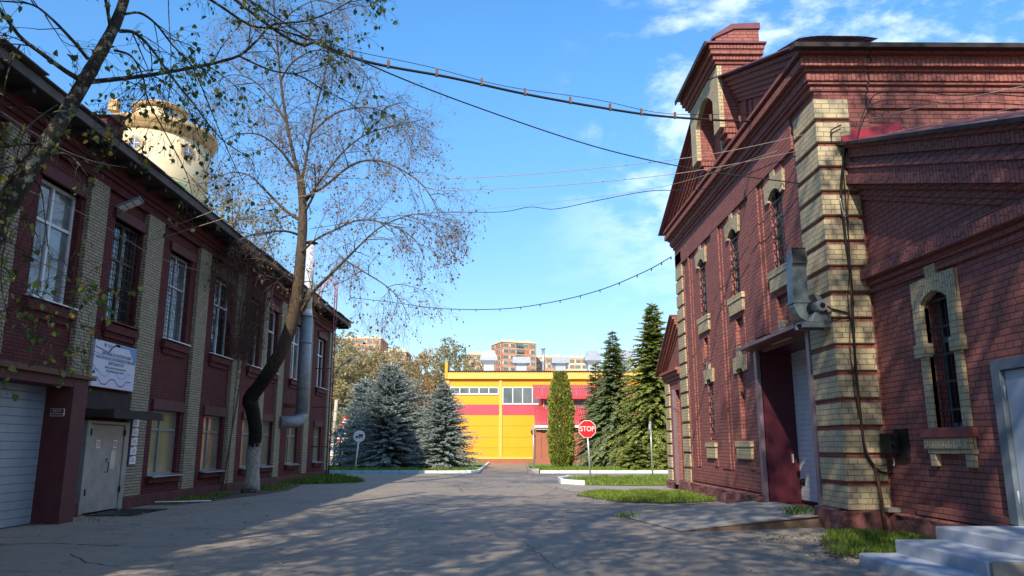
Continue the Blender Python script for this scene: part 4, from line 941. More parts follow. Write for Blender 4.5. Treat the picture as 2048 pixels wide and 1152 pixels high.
# ---- small gabled building behind
SM = thing('small_gabled_building', (8, 30, 0), 'small red brick gabled annex with narrow doorway behind the tall hall', 'building')
mb = MB(); mb.wall('x', 6.56, -1, 28.3, 31.05, 0, 4.3, [(28.75, 29.55, .2, 3.72, .3, True)]); mb.face([(6.56, 31.05, 0), (16, 31.05, 0), (16, 31.05, 4.3), (6.56, 31.05, 4.3)]); mb.px([(28.3, 4.3), (31.05, 4.3), (31.05, 4.5), (28.3, 6.3)], 6.56, 6.9); mb.build('wall', 'red', SM)
MB().box(6.83, 6.87, 28.76, 29.54, .2, 3.70).build('door', 'maroon', SM); MB().box(6.45, 6.6, 29.5, 29.62, .2, 3.75).build('door_frame', 'lilac', SM)
for k in range(8): MB().box(6.50, 6.7, 30.35, 31.1, .32 + k * .475, .32 + k * .475 + .40).build('corner_block', 'cream', SM, bev=.01)
for z0, z1, p in ((4.12, 4.26, .06), (4.26, 4.40, .14), (4.40, 4.52, .22)): MB().box(6.56 - p, 6.8, 28.3, 31.1 + p, z0, z1).build('cornice_course', 'red', SM, bev=.006)
for d0, d1, p in ((.45, .6, .04), (.3, .45, .1), (.1, .3, .18), (.0, .1, .26)):
    mb = MB(); mb.px([(28.3, 6.42 - d1), (31.15, 4.62 - d1 * .3), (31.3, 4.62 - d0 * .3), (28.3, 6.42 - d0)], 6.56 - p, 6.8); mb.build('raking_course', 'red', SM)
mb = MB(); mb.px([(28.3, 6.42), (31.55, 4.42), (31.55, 4.48), (28.3, 6.48)], 6.2, 16); mb.build('roof', 'redmetal', SM)
plinthpart([(6.44, 31.2), (6.44, 29.6)], .3, SM)

# ---- entrance steps at the annex door
ST = thing('door_steps', (6.2, 10, 0), 'three wide light blue grey painted steps below the blue grey door', 'steps')
mb = MB(); mb.box(4.86, 5.46, 7.4, 10.95, -.05, .17); mb.build('step', 'stepblue', ST, bev=.03)
mb = MB(); mb.box(5.40, 6.12, 8.92, 10.98, -.05, .34); mb.build('step', 'stepblue', ST, bev=.02)
mb = MB(); mb.box(6.08, 7.38, 8.95, 11.16, -.05, .50); mb.build('landing', 'stepblue', ST, bev=.02)
mb = MB(); mb.box(5.43, 7.36, 8.86, 8.93, -.05, .335); mb.build('side_wall', 'stepconc', ST, bev=.015)
# ---- things on the corner
EB = thing('switch_box', (7.3, 14.3, 1.6), 'dark green metal switch box on the corner between hall and annex', 'box')
mb = MB(); mb.box(7.14, 7.33, 14.35, 14.72, 1.46, 1.84); mb.build('housing', 'iron', EB, bev=.02)
MB().box(7.31, 7.358, 14.05, 14.5, 1.36, 1.92).build('backplate', 'iron', EB)
mb = MB(); mb.tube([(7.2, 14.33, 1.66), (7.2, 14.28, 1.66)], .05, 10); mb.build('knob', 'rubber', EB)
mb = MB(); mb.tube([(7.25, 14.5, 1.46), (7.25, 14.45, 1.3), (7.2, 14.4, 1.24)], .012, 6); mb.build('lead', 'tin', EB)
mb = MB(); mb.tube([(7.02, 14.72, 1.22), (7.03, 14.66, .8), (7.05, 14.60, 0)], .03, 8); solo('conduit_pipe', mb, 'rust', (7.04, 14.65, 0), 'rusty vertical conduit pipe at the foot of the cream corner blocks', 'pipe')
solo('stone_ledge', MB().box(7.12, 7.42, 14.60, 14.8, .40, .48), 'stepconc', (7.2, 14.7, .44), 'small grey ledge stone on the plinth in the corner', 'ledge', bev=.01)
def cable(name, pts, rad, mat, label, sub=10, group=None, extra=None, cat='cable'):
    "smooth cable through pts (Catmull-Rom)"
    V = [Vector(p) for p in pts]; V = [V[0] * 2 - V[1]] + V + [V[-1] * 2 - V[-2]]; o = []
    for i in range(1, len(V) - 2):
        for k in range(sub):
            t_ = k / sub; a, b, c, d = V[i - 1:i + 3]
            o.append(.5 * ((2 * b) + (c - a) * t_ + (2 * a - 5 * b + 4 * c - d) * t_ ** 2 + (3 * b - a - 3 * c + d) * t_ ** 3))
    o.append(V[-2]); mb = MB(); mb.tube(o, rad, 6)
    if extra is None: return solo(name, mb, mat, o[0], label, cat, group)
    t_ = thing(name, o[0], label, cat, group); mb.build('cable_sheath', mat, t_); extra(t_, o); return t_
yq = 14.80
q_ = lambda pts, dy=0: [P(x, y, yq - dy) for x, y in pts]
gr = 'cables running down the corner blocks'
cable('corner_cable', q_([(1692, 292), (1682, 380), (1690, 470), (1702, 560), (1706, 640), (1712, 740), (1722, 840), (1732, 905), (1752, 938), (1778, 945), (1796, 925), (1800, 905)]), .026, 'rubber', 'thickest black cable down the corner, looping below the switch box', group=gr)
cable('corner_cable', q_([(1710, 290), (1706, 345), (1696, 400), (1698, 500), (1702, 600), (1700, 700), (1716, 800), (1728, 880), (1745, 925), (1770, 930), (1790, 912)], .03), .012, 'rust', 'rusty brown cable twisting around the thick black corner cable', group=gr)
cable('corner_cable', q_([(1684, 300), (1693, 420), (1700, 520), (1696, 600), (1710, 700), (1706, 760), (1718, 830)], .045), .010, 'rubber', 'thin black cable ending halfway down the corner', group=gr)
cable('corner_cable', q_([(1680, 396), (1688, 430), (1694, 432)], .03), .014, 'tin', 'short silvery cable loop at the top of the corner cables', group=gr)
cable('eaves_cable', q_([(1712, 290), (1722, 240), (1738, 205), (1760, 186), (1830, 183), (1900, 190), (1980, 188), (2080, 196)], .06), .012, 'rubber', 'dark cable rising from the corner and running below the side cornice')
cable('cable_coil', [P(1755 + 14 * math.cos(a * .7), 222 + 11 * math.sin(a * .7), 14.82) for a in range(20)], .006, 'rubber', 'loose coil of thin black wire hanging under the side cornice', 4)
cable('hose', q_([(1663, 275), (1662, 262), (1672, 255), (1682, 250)], .03), .016, 'iron', 'short bent dark pipe stub on the second cream block from the top', cat='pipe')

# ---- exhaust blower above the gate
BL = thing('exhaust_blower', (6.2, 15.3, 4.0), 'grey exhaust blower with tall square duct above the gateway', 'fan')
mb = MB(); sec = [(15.45, 4.52), (15.45, 5.12), (15.42, 5.30), (15.33, 5.43), (15.20, 5.48)]; wv = [(.17, .0), (.17, .0), (.165, -.02), (.15, -.06), (.15, -.08)]
def dsec(i):
    y, z = sec[i]; hw = .16
    a = max(0, i - 1) * R(20); dy, dz = math.cos(a) * .17, -math.sin(a) * .0
    n = [(0, 1), (0, 1), (-.38, .92), (-.75, .66), (-.995, .1)][i]; t_ = (n[1], -n[0])
    return [(5.93, y - t_[0] * .16, z - t_[1] * .16), (6.24, y - t_[0] * .16, z - t_[1] * .16), (6.24, y + t_[0] * .16, z + t_[1] * .16), (5.93, y + t_[0] * .16, z + t_[1] * .16)]
SS = [dsec(i) for i in range(5)]
for i in range(4):
    for j in range(4): k = (j + 1) % 4; mb.face([SS[i][j], SS[i][k], SS[i + 1][k], SS[i + 1][j]])
e = SS[4]; cen = sum((Vector(p) for p in e), Vector()) / 4; inn = [tuple(cen + (Vector(p) - cen) * .9 + Vector((0, .03, 0))) for p in e]
for j in range(4): k = (j + 1) % 4; mb.face([e[j], e[k], inn[k], inn[j]])
mb.build('outlet_duct', 'duct', BL); mb = MB(); mb.face(inn); mb.build('duct_mouth', 'rubber', BL)
MB().box(5.90, 6.27, 15.26, 15.64, 4.49, 4.54).build('flange', 'duct', BL)
mb = MB(); pts = [(5.93, 4.50)]
for i in range(13):
    a = math.pi + i / 12 * math.pi * 1.45; rr = .37 - .10 * i / 12; pts.append((6.30 + rr * math.cos(a), 4.42 + rr * math.sin(a)))
pts += [(6.44, 4.50)]
mb.py(pts, 15.28, 15.62); mb.build('scroll_housing', 'duct', BL, bev=.01)
mb = MB(); mb.tube([(6.34, 15.28, 4.36), (6.34, 15.22, 4.36)], .17, 20); mb.build('motor_flange', 'iron', BL)
mb = MB(); mb.tube([(6.34, 15.22, 4.36), (6.34, 14.94, 4.36)], .125, 20); mt = mb.build('motor', 'duct', BL)
mb = MB(); mb.tube([(6.34, 14.94, 4.36), (6.34, 14.87, 4.36)], [.125, .105], 20); mb.build('motor_cover', 'tin', mt)
mb = MB(); mb.tube([(6.34, 14.872, 4.36), (6.34, 14.865, 4.36)], .055, 16); mb.build('motor_cover_hole', 'iron', mt)
mb = MB()
for i in range(14): a = i / 14 * 6.283; mb.box(6.34 + .122 * math.cos(a) - .006, 6.34 + .122 * math.cos(a) + .006, 14.97, 15.20, 4.36 + .122 * math.sin(a) - .006, 4.36 + .122 * math.sin(a) + .006)
mb.build('cooling_fins', 'duct', mt)
mb = MB(); mb.py([(6.12, 4.05), (6.56, 4.05), (6.44, 4.24), (6.22, 4.24)], 14.98, 15.24); mb.build('pedestal', 'duct', BL, bev=.006)
mb = MB(); mb.box(5.94, 6.52, 14.93, 15.02, 3.93, 4.04); mb.box(5.94, 6.52, 15.3, 15.38, 3.93, 4.04); mb.box(5.94, 6.52, 14.93, 15.38, 4.03, 4.05); mb.build('bracket_shelf', 'duct', BL)
cable('motor_cable', [(6.44, 14.98, 4.42), P(1660, 616, 14.82), P(1680, 622, 14.8), P(1704, 628, 14.8)], .018, 'rubber', 'upper black cable from the blower motor to the corner cables', group='motor cables')
cable('motor_cable', [(6.42, 14.98, 4.34), P(1665, 640, 14.82), P(1685, 636, 14.8), P(1705, 630, 14.8)], .013, 'rubber', 'lower sagging black cable from the blower motor to the corner cables', group='motor cables')

# ================================================================== YELLOW HALL beyond the cross road
YH = thing('yellow_hall', (5, 80, 0), 'long bright yellow panel clad hall with a crimson band across the road end', 'building')
YY = 76.0
cols = [(-5.9, -5.55), (-.58, -.30), (4.75, 5.03), (10.1, 10.4), (15.5, 15.8), (20.8, 21.1)]
mb = MB(); mb.box(-5.88, 24, YY, 100, .4, 8.85); mb.build('wall', 'yellow', YH)
mb = MB()
for z in (1.48, 2.50, 3.58): mb.box(-5.6, 24, YY - .012, YY, z - .012, z + .012)
mb.build('panel_joint', 'leaf_y', YH)
MB().box(-5.6, 24, YY - .03, YY, 4.65, 5.66).build('crimson_band', 'crimson', YH)
for a, b in cols: MB().box(a, b, YY - .12, YY, .40, 8.15).build('column', 'palyellow', YH)
MB().box(-5.9, 24, YY - .10, YY, .40, .58).build('base_trim', 'palyellow', YH)
MB().box(-5.95, 24, YY - .06, YY + 1, -.1, .40).build('brick_base', 'orange_brick', YH)
MB().box(-5.92, 24, YY - .35, YY, 8.17, 8.86).build('fascia', 'palyellow', YH)
MB().box(-5.98, -5.72, YY - .40, YY + .1, 8.2, 9.85).build('corner_post', 'yellow', YH)
mb = MB(); x = -5.7
while x < 24: mb.box(x, x + .11, YY - .50, YY - .05, 8.87, 8.95); x += .22
mb.box(-5.7, 24, YY - .42, YY + 8, 8.90, 8.97); mb.build('corrugated_edge', 'iron', YH)
mb = MB(); mb.face([(-5.7, YY - .2, 8.98), (24, YY - .2, 8.98), (24, 100, 9.6), (-5.7, 100, 9.6)]); mb.prism([(-5.7, YY + .2, 8.97), (-4.9, YY + .2, 8.97), (-5.7, YY + .2, 9.55)], (0, .3, 0)); mb.build('roof', 'tin', YH)
def band(x0, x1, z0, z1, n, par, yy=YY, fm='white', gm='glass_far', fw=.08, nm='window', trans=None):
    f = MB(); f.box(x0, x1, yy - .10, yy - .02, z0, z0 + fw * 1.4); f.box(x0, x1, yy - .10, yy - .02, z1 - fw, z1)
    for i in range(n + 1): x = x0 + (x1 - x0 - fw) * i / n; f.box(x, x + fw, yy - .10, yy - .02, z0 + fw * 1.4, z1 - fw)
    o = f.build(nm, fm, par); g = MB(); g.face([(x0, yy - .05, z0), (x1, yy - .05, z0), (x1, yy - .05, z1), (x0, yy - .05, z1)]); g.build('pane', gm, o); return o
band(-5.5, -.62, 6.62, 7.38, 5, YH, fw=.10); band(-.26, 4.7, 5.66, 7.38, 5, YH, fw=.09); band(5.1, 10.0, 5.66, 7.38, 5, YH, fw=.09)
# red roofed brick extension in front of it
EXN = thing('red_roofed_extension', (7, 71, 0), 'low orange brick extension with two red tiled roofs in front of the yellow hall', 'building')
MB().box(2.78, 16, 68.2, 76, -.1, 3.2).build('lower_wall', 'orange_brick', EXN)
MB().box(2.7, 3.2, 68.12, 68.6, -.1, 3.25).build('corner_pier', 'orange_brick', EXN); MB().box(2.65, 16, 68.1, 68.2, -.1, .55).build('base', 'orange_brick', EXN)
MB().box(3.3, 16, 70.4, 75.9, 4.2, 6.2).build('upper_wall', 'crimson', EXN)
def tiled(x0, x1, ya, za, yb, zb, nm, par):
    mb = MB(); n = 10
    for i in range(n):
        t0, t1 = i / n, (i + 1) / n; y0, y1 = ya + (yb - ya) * t0, ya + (yb - ya) * t1; z0, z1 = za + (zb - za) * t0, za + (zb - za) * t1
        mb.prism([(x0, y0 - .02, z0 + .02), (x0, y1 + .03, z1 - .03), (x0, y1 + .03, z1 + .01), (x0, y0 - .02, z0 + .06)], (x1 - x0, 0, 0))
    for k in range(int((x1 - x0) / .21)):
        x = x0 + .1 + k * .21; mb.tube([(x, ya - .02, za + .05), (x, yb, zb + .03)], .045, 5, sm=True)
    return mb.build(nm, 'redtile', par)
tiled(2.62, 16.2, 67.7, 3.42, 70.4, 5.20, 'lower_roof', EXN); tiled(2.62, 16.2, 69.7, 5.98, 73.0, 7.35, 'upper_roof', EXN)
MB().box(2.6, 16.2, 67.62, 67.72, 3.22, 3.42).build('gutter', 'white', EXN); MB().box(2.7, 4.0, 67.8, 68.2, 3.05, 3.2).build('soffit', 'white', EXN); MB().box(2.6, 16.2, 69.62, 69.72, 5.86, 5.98).build('gutter', 'crimson', EXN)
mb = MB(); mb.px([(68.1, 3.2), (70.4, 3.2), (70.4, 5.1)], 2.72, 2.78); mb.build('gable_end', 'paleconc', EXN)
band(3.5, 6.0, 5.05, 5.85, 2, EXN, 70.4, 'palyellow'); band(6.2, 11.4, 5.05, 5.85, 2, EXN, 70.4, 'palyellow'); band(11.6, 15.8, 5.05, 5.85, 2, EXN, 70.4, 'palyellow')
wlp = thing('wall_lantern', (2.6, 68, 2.8), 'small black lantern on the corner of the orange brick extension', 'lamp')
MB().tube([(2.70, 68.1, 2.5), (2.5, 68.0, 2.45), (2.42, 68.0, 2.6)], .03, 6).build('arm', 'iron', wlp); mb = MB(); mb.lathe([(.07, 0), (.17, .30), (.05, .48)], (2.42, 68.0, 2.6), 6); mb.build('lantern', 'iron', wlp)
# roof vents
def vent(x, y, wide, k, lab):
    z0 = 8.98 + (y - 76) * .026
    t_ = thing('roof_vent', (x, y, z0), lab, 'vent', 'metal vents on the yellow hall')
    def fr(mb, w0, z0_, w1, z1_, d=1.0):
        a = [(x - w0, y - w0 * d, z0_), (x + w0, y - w0 * d, z0_), (x + w0, y + w0 * d, z0_), (x - w0, y + w0 * d, z0_)]; b = [(x - w1, y - w1 * d, z1_), (x + w1, y - w1 * d, z1_), (x + w1, y + w1 * d, z1_), (x - w1, y + w1 * d, z1_)]
        n = len(mb.v); mb.v += a + b
        for f in ((0, 3, 2, 1), (4, 5, 6, 7), (0, 1, 5, 4), (1, 2, 6, 5), (2, 3, 7, 6), (3, 0, 4, 7)): mb.f.append(tuple(n + i for i in f)); mb.m.append(0); mb.sm.append(False)
    mb = MB(); fr(mb, .68, z0, .56, z0 + .22); fr(mb, .56, z0 + .22, .54, z0 + 1.05)
    mb.build('shaft', 'tin', t_); mb = MB()
    if wide: fr(mb, .95, z0 + 1.2, .95, z0 + 1.85); fr(mb, .6, z0 + 1.06, .95, z0 + 1.2)
    else: fr(mb, .54, z0 + 1.05, .92, z0 + 1.5); fr(mb, .92, z0 + 1.5, .92, z0 + 1.85); fr(mb, .92, z0 + 1.85, .52, z0 + 2.6)
    mb.build('hood', 'tin', t_)
labs = ['hooded metal roof vent nearest the left end of the yellow hall', 'flat topped metal roof vent second from the left on the yellow hall', 'flat topped metal roof vent just right of the thin steel chimney', 'hooded metal roof vent just left of the tall spruces', 'hooded metal roof vent partly behind the tall spruces', 'hooded metal roof vent at the far right beside the spruce tip']
for i, (x, w_) in enumerate(((-1.75, 0), (1.75, 1), (5.95, 1), (9.45, 0), (13.1, 0), (16.2, 0))): vent(x, 82, w_, i, labs[i])
mb = MB(); mb.tube([(4.12, 82, 9.1), (4.12, 82, 11.95)], .17, 14); mb.tube([(4.12, 82, 11.95), (4.12, 82, 12.02)], .26, 14); solo('steel_chimney', mb, 'tin', (4.12, 82, 9.1), 'thin vertical steel chimney pipe between the flat roof vents', 'chimney')

# ================================================================== DISTANT APARTMENT BLOCKS
def block(par, x0, x1, y, z0, z1, nx, nz, depth, wall='aptred', trim='aptcream', wins=None, side=True, seed=0, skip=()):
    r = random.Random(seed)
    MB().box(x0, x1, y, y + depth, z0, z1).build('wall', wall, par)
    mb = MB(); h = (z1 - z0) / nz
    for k in range(nz + 1): mb.box(x0 - .06, x1 + .06, y - .06, y + depth + .06, z0 + k * h - .07, z0 + k * h + .07)
    mb.build('floor_band', trim, par)
    mb = MB(); mp_ = MB(); bal = MB()
    for k in range(nz):
        for i in range(nx):
            if (i, k) in skip: continue
            cx = x0 + (x1 - x0) * (i + .5) / nx; zz = z0 + k * h + h * .28; w_ = min(.85, (x1 - x0) / nx * .33)
            mp_.box(cx - w_ - .4 * ((i + k) % 2), cx + w_ + .15, y - .05, y, zz - .1, zz + h * .56)
            mb.box(cx - w_, cx + w_, y - .10, y - .04, zz, zz + h * .5)
    if side:
        n2 = max(2, int(depth / 3.2))
        for k in range(nz):
            for i in range(n2):
                cy = y + depth * (i + .5) / n2; zz = z0 + k * h + h * .28
                mp_.box(x0 - .05, x0, cy - 1.1, cy + .9, zz - .1, zz + h * .56); mb.box(x0 - .10, x0 - .05, cy - .7, cy + .7, zz, zz + h * .5)
    f = tag(mp_.build('window_surrounds', trim if wall != 'aptcream' else 'aptred', par), kind='stuff'); tag(mb.build('window_panes', 'glass_far', f), kind='stuff')
    mb = MB(); mb.box(x0 - .2, x1 + .2, y - .2, y + depth + .2, z1, z1 + .35)
    for k in range(4): a = x0 + (x1 - x0) * (k + .4) / 4.4; mb.box(a, a + 1.1, y + 2, y + 3.2, z1 + .35, z1 + 1.0 + .3 * (k % 2))
    mb.build('roof_edge', trim, par)
A1 = thing('apartment_block', (2, 222, 0), 'tallest red brick apartment block with cream bands and blue glazed balconies', 'building', 'apartment blocks on the skyline')
A1.location = (-.8, 220, 0)
block(A1, -.8, 10.0, 220, 2, 31.4, 5, 17, 9, skip=[(3, k) for k in range(17) if k % 3 != 1])
mb = MB()
for k in range(8): mb.box(3.6, 5.6, 219.4, 220, 17.6 + k * 1.73 + .55, 17.6 + k * 1.73 + 1.5)
mb.build('glazed_balconies', 'glass_far', A1); A1.rotation_euler.z = R(22)
A2 = thing('apartment_block', (-8, 236, 0), 'lower red apartment block behind the tree left of the tallest one', 'building', 'apartment blocks on the skyline')
A2.location = (-10.6, 226, 0); block(A2, -10.6, -3.6, 226, 2, 28.4, 4, 15, 10, seed=3); A2.rotation_euler.z = R(14)
A3 = thing('apartment_block', (11.5, 236, 0), 'lower red apartment block immediately right of the tallest one', 'building', 'apartment blocks on the skyline')
block(A3, 9.3, 17.6, 232, 2, 28.2, 5, 15, 12, seed=4, side=False)
A4 = thing('apartment_block', (21, 246, 0), 'cream apartment block behind the middle roof vents', 'building', 'apartment blocks on the skyline')
block(A4, 17.9, 25.6, 236, 2, 28.4, 4, 15, 12, 'aptcream', 'aptcream', seed=5, side=False)
A6 = thing('apartment_block', (34, 250, 0), 'cream apartment block seen between and beyond the tall spruces', 'building', 'apartment blocks on the skyline')
block(A6, 27, 48, 250, 2, 27.0, 9, 15, 12, 'aptcream', 'aptcream', seed=6, side=False)
A5 = thing('apartment_block', (-42, 225, 0), 'red brick apartment block showing above the trees behind the left building', 'building', 'apartment blocks on the skyline')
block(A5, -47.5, -36.5, 222, 2, 32.6, 5, 17, 14, seed=7); A7 = thing('apartment_block', (-33, 226, 0), 'short cream and red apartment wing stepping down above the left trees', 'building', 'apartment blocks on the skyline')
block(A7, -36.3, -29.2, 224, 2, 28.9, 3, 15, 12, seed=8)

# ================================================================== WATER TOWER
TW = thing('water_tower', (-29.9, 63, 0), 'round cream rendered water tower with cupola and octagonal windows behind the left building', 'tower')
TC = (-31.0, 63.9, -.45)
mb = MB(); mb.lathe([(4.2, 0), (4.2, 20), (4.45, 24), (4.45, 28.3)], TC, 56); mb.build('shaft', 'towercream', TW)
mb = MB(); mb.lathe([(4.45, 28.0), (4.75, 28.25), (4.75, 28.6), (5.0, 28.75), (5.0, 29.15), (4.8, 29.25)], TC, 56); mb.build('cornice', 'towertrim', TW)
mb = MB(); mb.lathe([(2.05, 29.2), (2.05, 31.2)], TC, 36); cu_ = mb.build('cupola', 'towercream', TW)
mb = MB(); mb.lathe([(2.05, 31.1), (2.35, 31.3), (2.35, 31.55), (2.1, 31.7), (.2, 32.2)], TC, 36); mb.build('cupola_rim', 'towertrim', cu_)
def on_tower(ang, rad, z): return Vector((TC[0] + rad * math.sin(ang), TC[1] - rad * math.cos(ang), z))
def octwin(ang, z, r_, rad=4.47):
    mb = MB(); c = on_tower(ang, rad, z); u = Vector((math.cos(ang), math.sin(ang), 0)); w_ = Vector((0, 0, 1)); n = Vector((math.sin(ang), -math.cos(ang), 0))
    o8 = [c + n * .02 + (u * math.cos(a) + w_ * math.sin(a)) * r_ for a in [R(22.5 + 45 * i) for i in range(8)]]; mb.prism([p + n * .0 for p in o8], n * .06); f = mb.build('window_surround', 'towertrim', TW)
    mb = MB(); i8 = [c + n * .09 + (u * math.cos(a) + w_ * math.sin(a)) * r_ * .70 for a in [R(22.5 + 45 * i) for i in range(8)]]; mb.prism(i8, n * .01); mb.build('pane', 'glass_far', f)
    mb = MB(); 
    for d_, e_ in ((u, w_), (w_, u)): mb.prism([c + n * .105 + d_ * r_ * .58 + e_ * .02, c + n * .105 - d_ * r_ * .58 + e_ * .02, c + n * .105 - d_ * r_ * .58 - e_ * .02, c + n * .105 + d_ * r_ * .58 - e_ * .02], n * .02)
    mb.build('glazing_bar', 'white', f)
octwin(R(4), 26.2, .72); octwin(R(58), 26.2, .72); octwin(R(-50), 26.2, .72)
mb = MB(); c = on_tower(R(52), 4.47, 22.6); u = Vector((math.cos(R(52)), math.sin(R(52)), 0)); n = Vector((math.sin(R(52)), -math.cos(R(52)), 0))
mb.prism([c + n * .02 + (u * math.cos(a * .314) + Vector((0, 0, 1)) * math.sin(a * .314)) * .85 for a in range(20)], n * .02); mb.build('faded_emblem', 'emblem', TW)
mb = MB(); c = on_tower(R(45), 2.06, 30.3); u = Vector((math.cos(R(45)), math.sin(R(45)), 0)); n = Vector((math.sin(R(45)), -math.cos(R(45)), 0)); mb.prism([c + u * a + Vector((0, 0, b)) for a, b in ((-.35, -.35), (.35, -.35), (.35, .35), (-.35, .35))], n * .06); mb.build('cupola_window', 'glass_far', cu_)
mb = MB(); m2 = []
for i in range(60):
    p = on_tower(i * R(6), 4.75, 29.2); mb.tube([p, p + Vector((0, 0, .75))], .025, 4)
for z in (29.55, 29.95): mb.tube([on_tower(i * R(6), 4.75, z) for i in range(61)], .025, 4)
mb.build('railing', 'iron', TW); p = on_tower(R(-26), 4.5, 29.2); MB().box(p.x - .35, p.x + .35, p.y - .3, p.y + .3, 29.2, 30.2).build('chimney_stub', 'towertrim', TW)

# ================================================================== SIGNS, POSTS, LAMPS
def ngon(c, r_, k, y, ph=0, sx=1): return [(c[0] + r_ * math.cos(2 * math.pi * i / k + ph) * sx, y, c[1] + r_ * math.sin(2 * math.pi * i / k + ph)) for i in range(k)]
SS_ = thing('stop_sign', (4.05, 37.07, 0), 'red octagonal STOP sign on a leaning post in the grass verge', 'sign')
MB().tube([(4.07, 37.07, 0), (4.0, 37.07, 1.2), (3.93, 37.07, 2.6)], .045, 10).build('post', 'galv', SS_)
mb = MB(); mb.prism(ngon((3.94, 2.42), .44, 8, 37.0, R(22.5)), (0, .02, 0)); mb.build('plate', 'signwhite', SS_)
mb = MB(); mb.prism(ngon((3.94, 2.42), .415, 8, 36.99, R(22.5)), (0, .008, 0)); mb.build('red_face', 'stopred', SS_); text('lettering', 'STOP', .335, (3.94, 36.985, 2.42), '-y', 'signwhite', SS_, .002, sx=.86)
NS = thing('lorry_sign', (-9.6, 50.2, .12), 'round white sign with a dark lorry symbol on a slanting white post by the kerb', 'sign')
cx, cz = -9.42, 2.25
MB().tube([(-9.62, 50.2, .1), (-9.43, 50.2, 2.3)], .045, 8).build('post', 'signwhite', NS)
mb = MB(); mb.prism(ngon((cx, cz), .38, 32, 50.12), (0, .03, 0)); mb.build('disc', 'signwhite', NS)
mb = MB(); mb.box(cx - .04, cx + .24, 50.105, 50.118, cz - .03, cz + .13); mb.prism([(cx - .24, 50.118, cz - .08), (cx - .07, 50.118, cz - .08), (cx - .07, 50.118, cz + .03), (cx - .17, 50.118, cz + .03), (cx - .24, 50.118, cz - .02)], (0, -.013, 0)); mb.box(cx - .24, cx + .24, 50.105, 50.118, cz - .095, cz - .075)
for a in (-.18, .02, .16): mb.prism(ngon((cx + a, cz - .105), .035, 12, 50.118), (0, -.013, 0))
mb.build('lorry_symbol', 'signgrey', NS)
SDS = thing('edge_on_sign', (7.92, 41.9, 0), 'road sign seen nearly edge on with a grey back, on a post by the spruces', 'sign')
MB().tube([(7.92, 41.9, 0), (7.90, 41.9, 2.95)], .04, 8).build('post', 'galv', SDS)
mb = MB(); t8 = [Vector((7.86 + .10 * math.cos(a * .314), 41.86 + .40 * math.cos(a * .314), 2.55 + .40 * math.sin(a * .314))) for a in range(20)]; mb.prism(t8, (-.02, .006, 0)); mb.build('disc', 'galv', SDS)
PS = thing('thin_post', (1.8, 48.3, 0), 'thin pale post standing in a concrete foot at the path corner', 'post')
MB().tube([(1.8, 48.3, .2), (1.76, 48.3, 2.9)], .05, 8).build('post', 'galv', PS); mb = MB(); mb.box(1.42, 2.10, 47.95, 48.6, -.02, .26); mb.build('concrete_foot', 'paleconc', PS, bev=.02)
mb = MB(); mb.box(1.74, 1.80, 48.22, 48.40, 2.35, 2.95); mb.build('edge_on_plate', 'galv', PS)
FSG = thing('crossing_sign_post', (-14.5, 70, .12), 'post with warning triangle, small red plate and railway cross behind the lorry sign', 'sign')
MB().tube([(-14.6, 70, .1), (-14.6, 70, 4.2)], .05, 6).build('post', 'white', FSG)
def tri(c, r_, y): return [(c[0] + r_ * math.cos(a), y, c[1] + r_ * math.sin(a)) for a in (R(90), R(210), R(330))]
mb = MB(); mb.prism(tri((-14.5, 3.75), .62, 69.93), (0, .03, 0)); mb.build('triangle', 'stopred', FSG); mb = MB(); mb.prism(tri((-14.5, 3.75), .38, 69.92), (0, .01, 0)); mb.build('triangle_face', 'signwhite', FSG)
MB().box(-14.95, -14.15, 69.9, 69.93, 2.75, 3.2).build('stop_plate', 'stopred', FSG); text('lettering', 'STOP', .30, (-14.55, 69.89, 2.97), '-y', 'signwhite', FSG, .002, sx=.8)
mb = MB()
for s_ in (-1, 1):
    a = R(25) * s_; u = Vector((math.cos(a), 0, math.sin(a))) * .85; w_ = Vector((-math.sin(a), 0, math.cos(a))) * .08; c = Vector((-14.6, 69.9 - .015 * s_, 2.1)); mb.prism([c - u - w_, c + u - w_, c + u + w_, c - u + w_], (0, .015, 0))
mb.build('crossing_cross', 'signwhite', FSG); mb = MB(); mb.prism(tri((-14.9, 2.05), .22, 69.87), (0, .01, 0)); mb.build('cross_tip', 'stopred', FSG)
def lamp(x, y, lab, h=2.1):
    t_ = thing('park_lamp', (x, y, .12), lab, 'lamp', 'black park lamps on the left lawn')
    mb = MB(); mb.lathe([(.14, 0), (.09, .25), (.05, .35), (.045, h)], (x, y, .12), 8); mb.build('post', 'iron', t_)
    mb = MB(); mb.lathe([(.09, 0), (.24, .32), (.26, .42)], (x, y, h + .12), 6, sm=False); mb.build('globe', 'lampglass', t_)
    mb = MB(); mb.lathe([(.29, 0), (.24, .1), (.06, .24), (.02, .36)], (x, y, h + .54), 6, sm=False); mb.build('cap', 'iron', t_)
lamp(P(667, 930, 58).x, 58, 'black park lamp nearest the corner of the left building', 1.9); lamp(P(679, 930, 56).x, 56, 'tallest black park lamp, second from the left building', 2.1)
lamp(P(687, 930, 60).x, 60, 'black park lamp just left of the slanting sign post', 2.1); lamp(P(693.5, 930, 64).x, 64, 'black park lamp hidden partly by the blue spruce branches', 2.0)
CP = thing('concrete_pole', (P(665, 925, 66).x, 66, 0), 'slanting pale concrete pole with whitened foot behind the park lamps', 'pole')
b0 = P(663, 925, 66); b0.z = .1; b1 = P(673, 800, 66); MB().tube([b0, b0 + (b1 - b0) * .32], .17, 8).build('whitened_foot', 'white', CP); MB().tube([b0 + (b1 - b0) * .32, b1], .15, 8).build('shaft', 'polecream', CP)

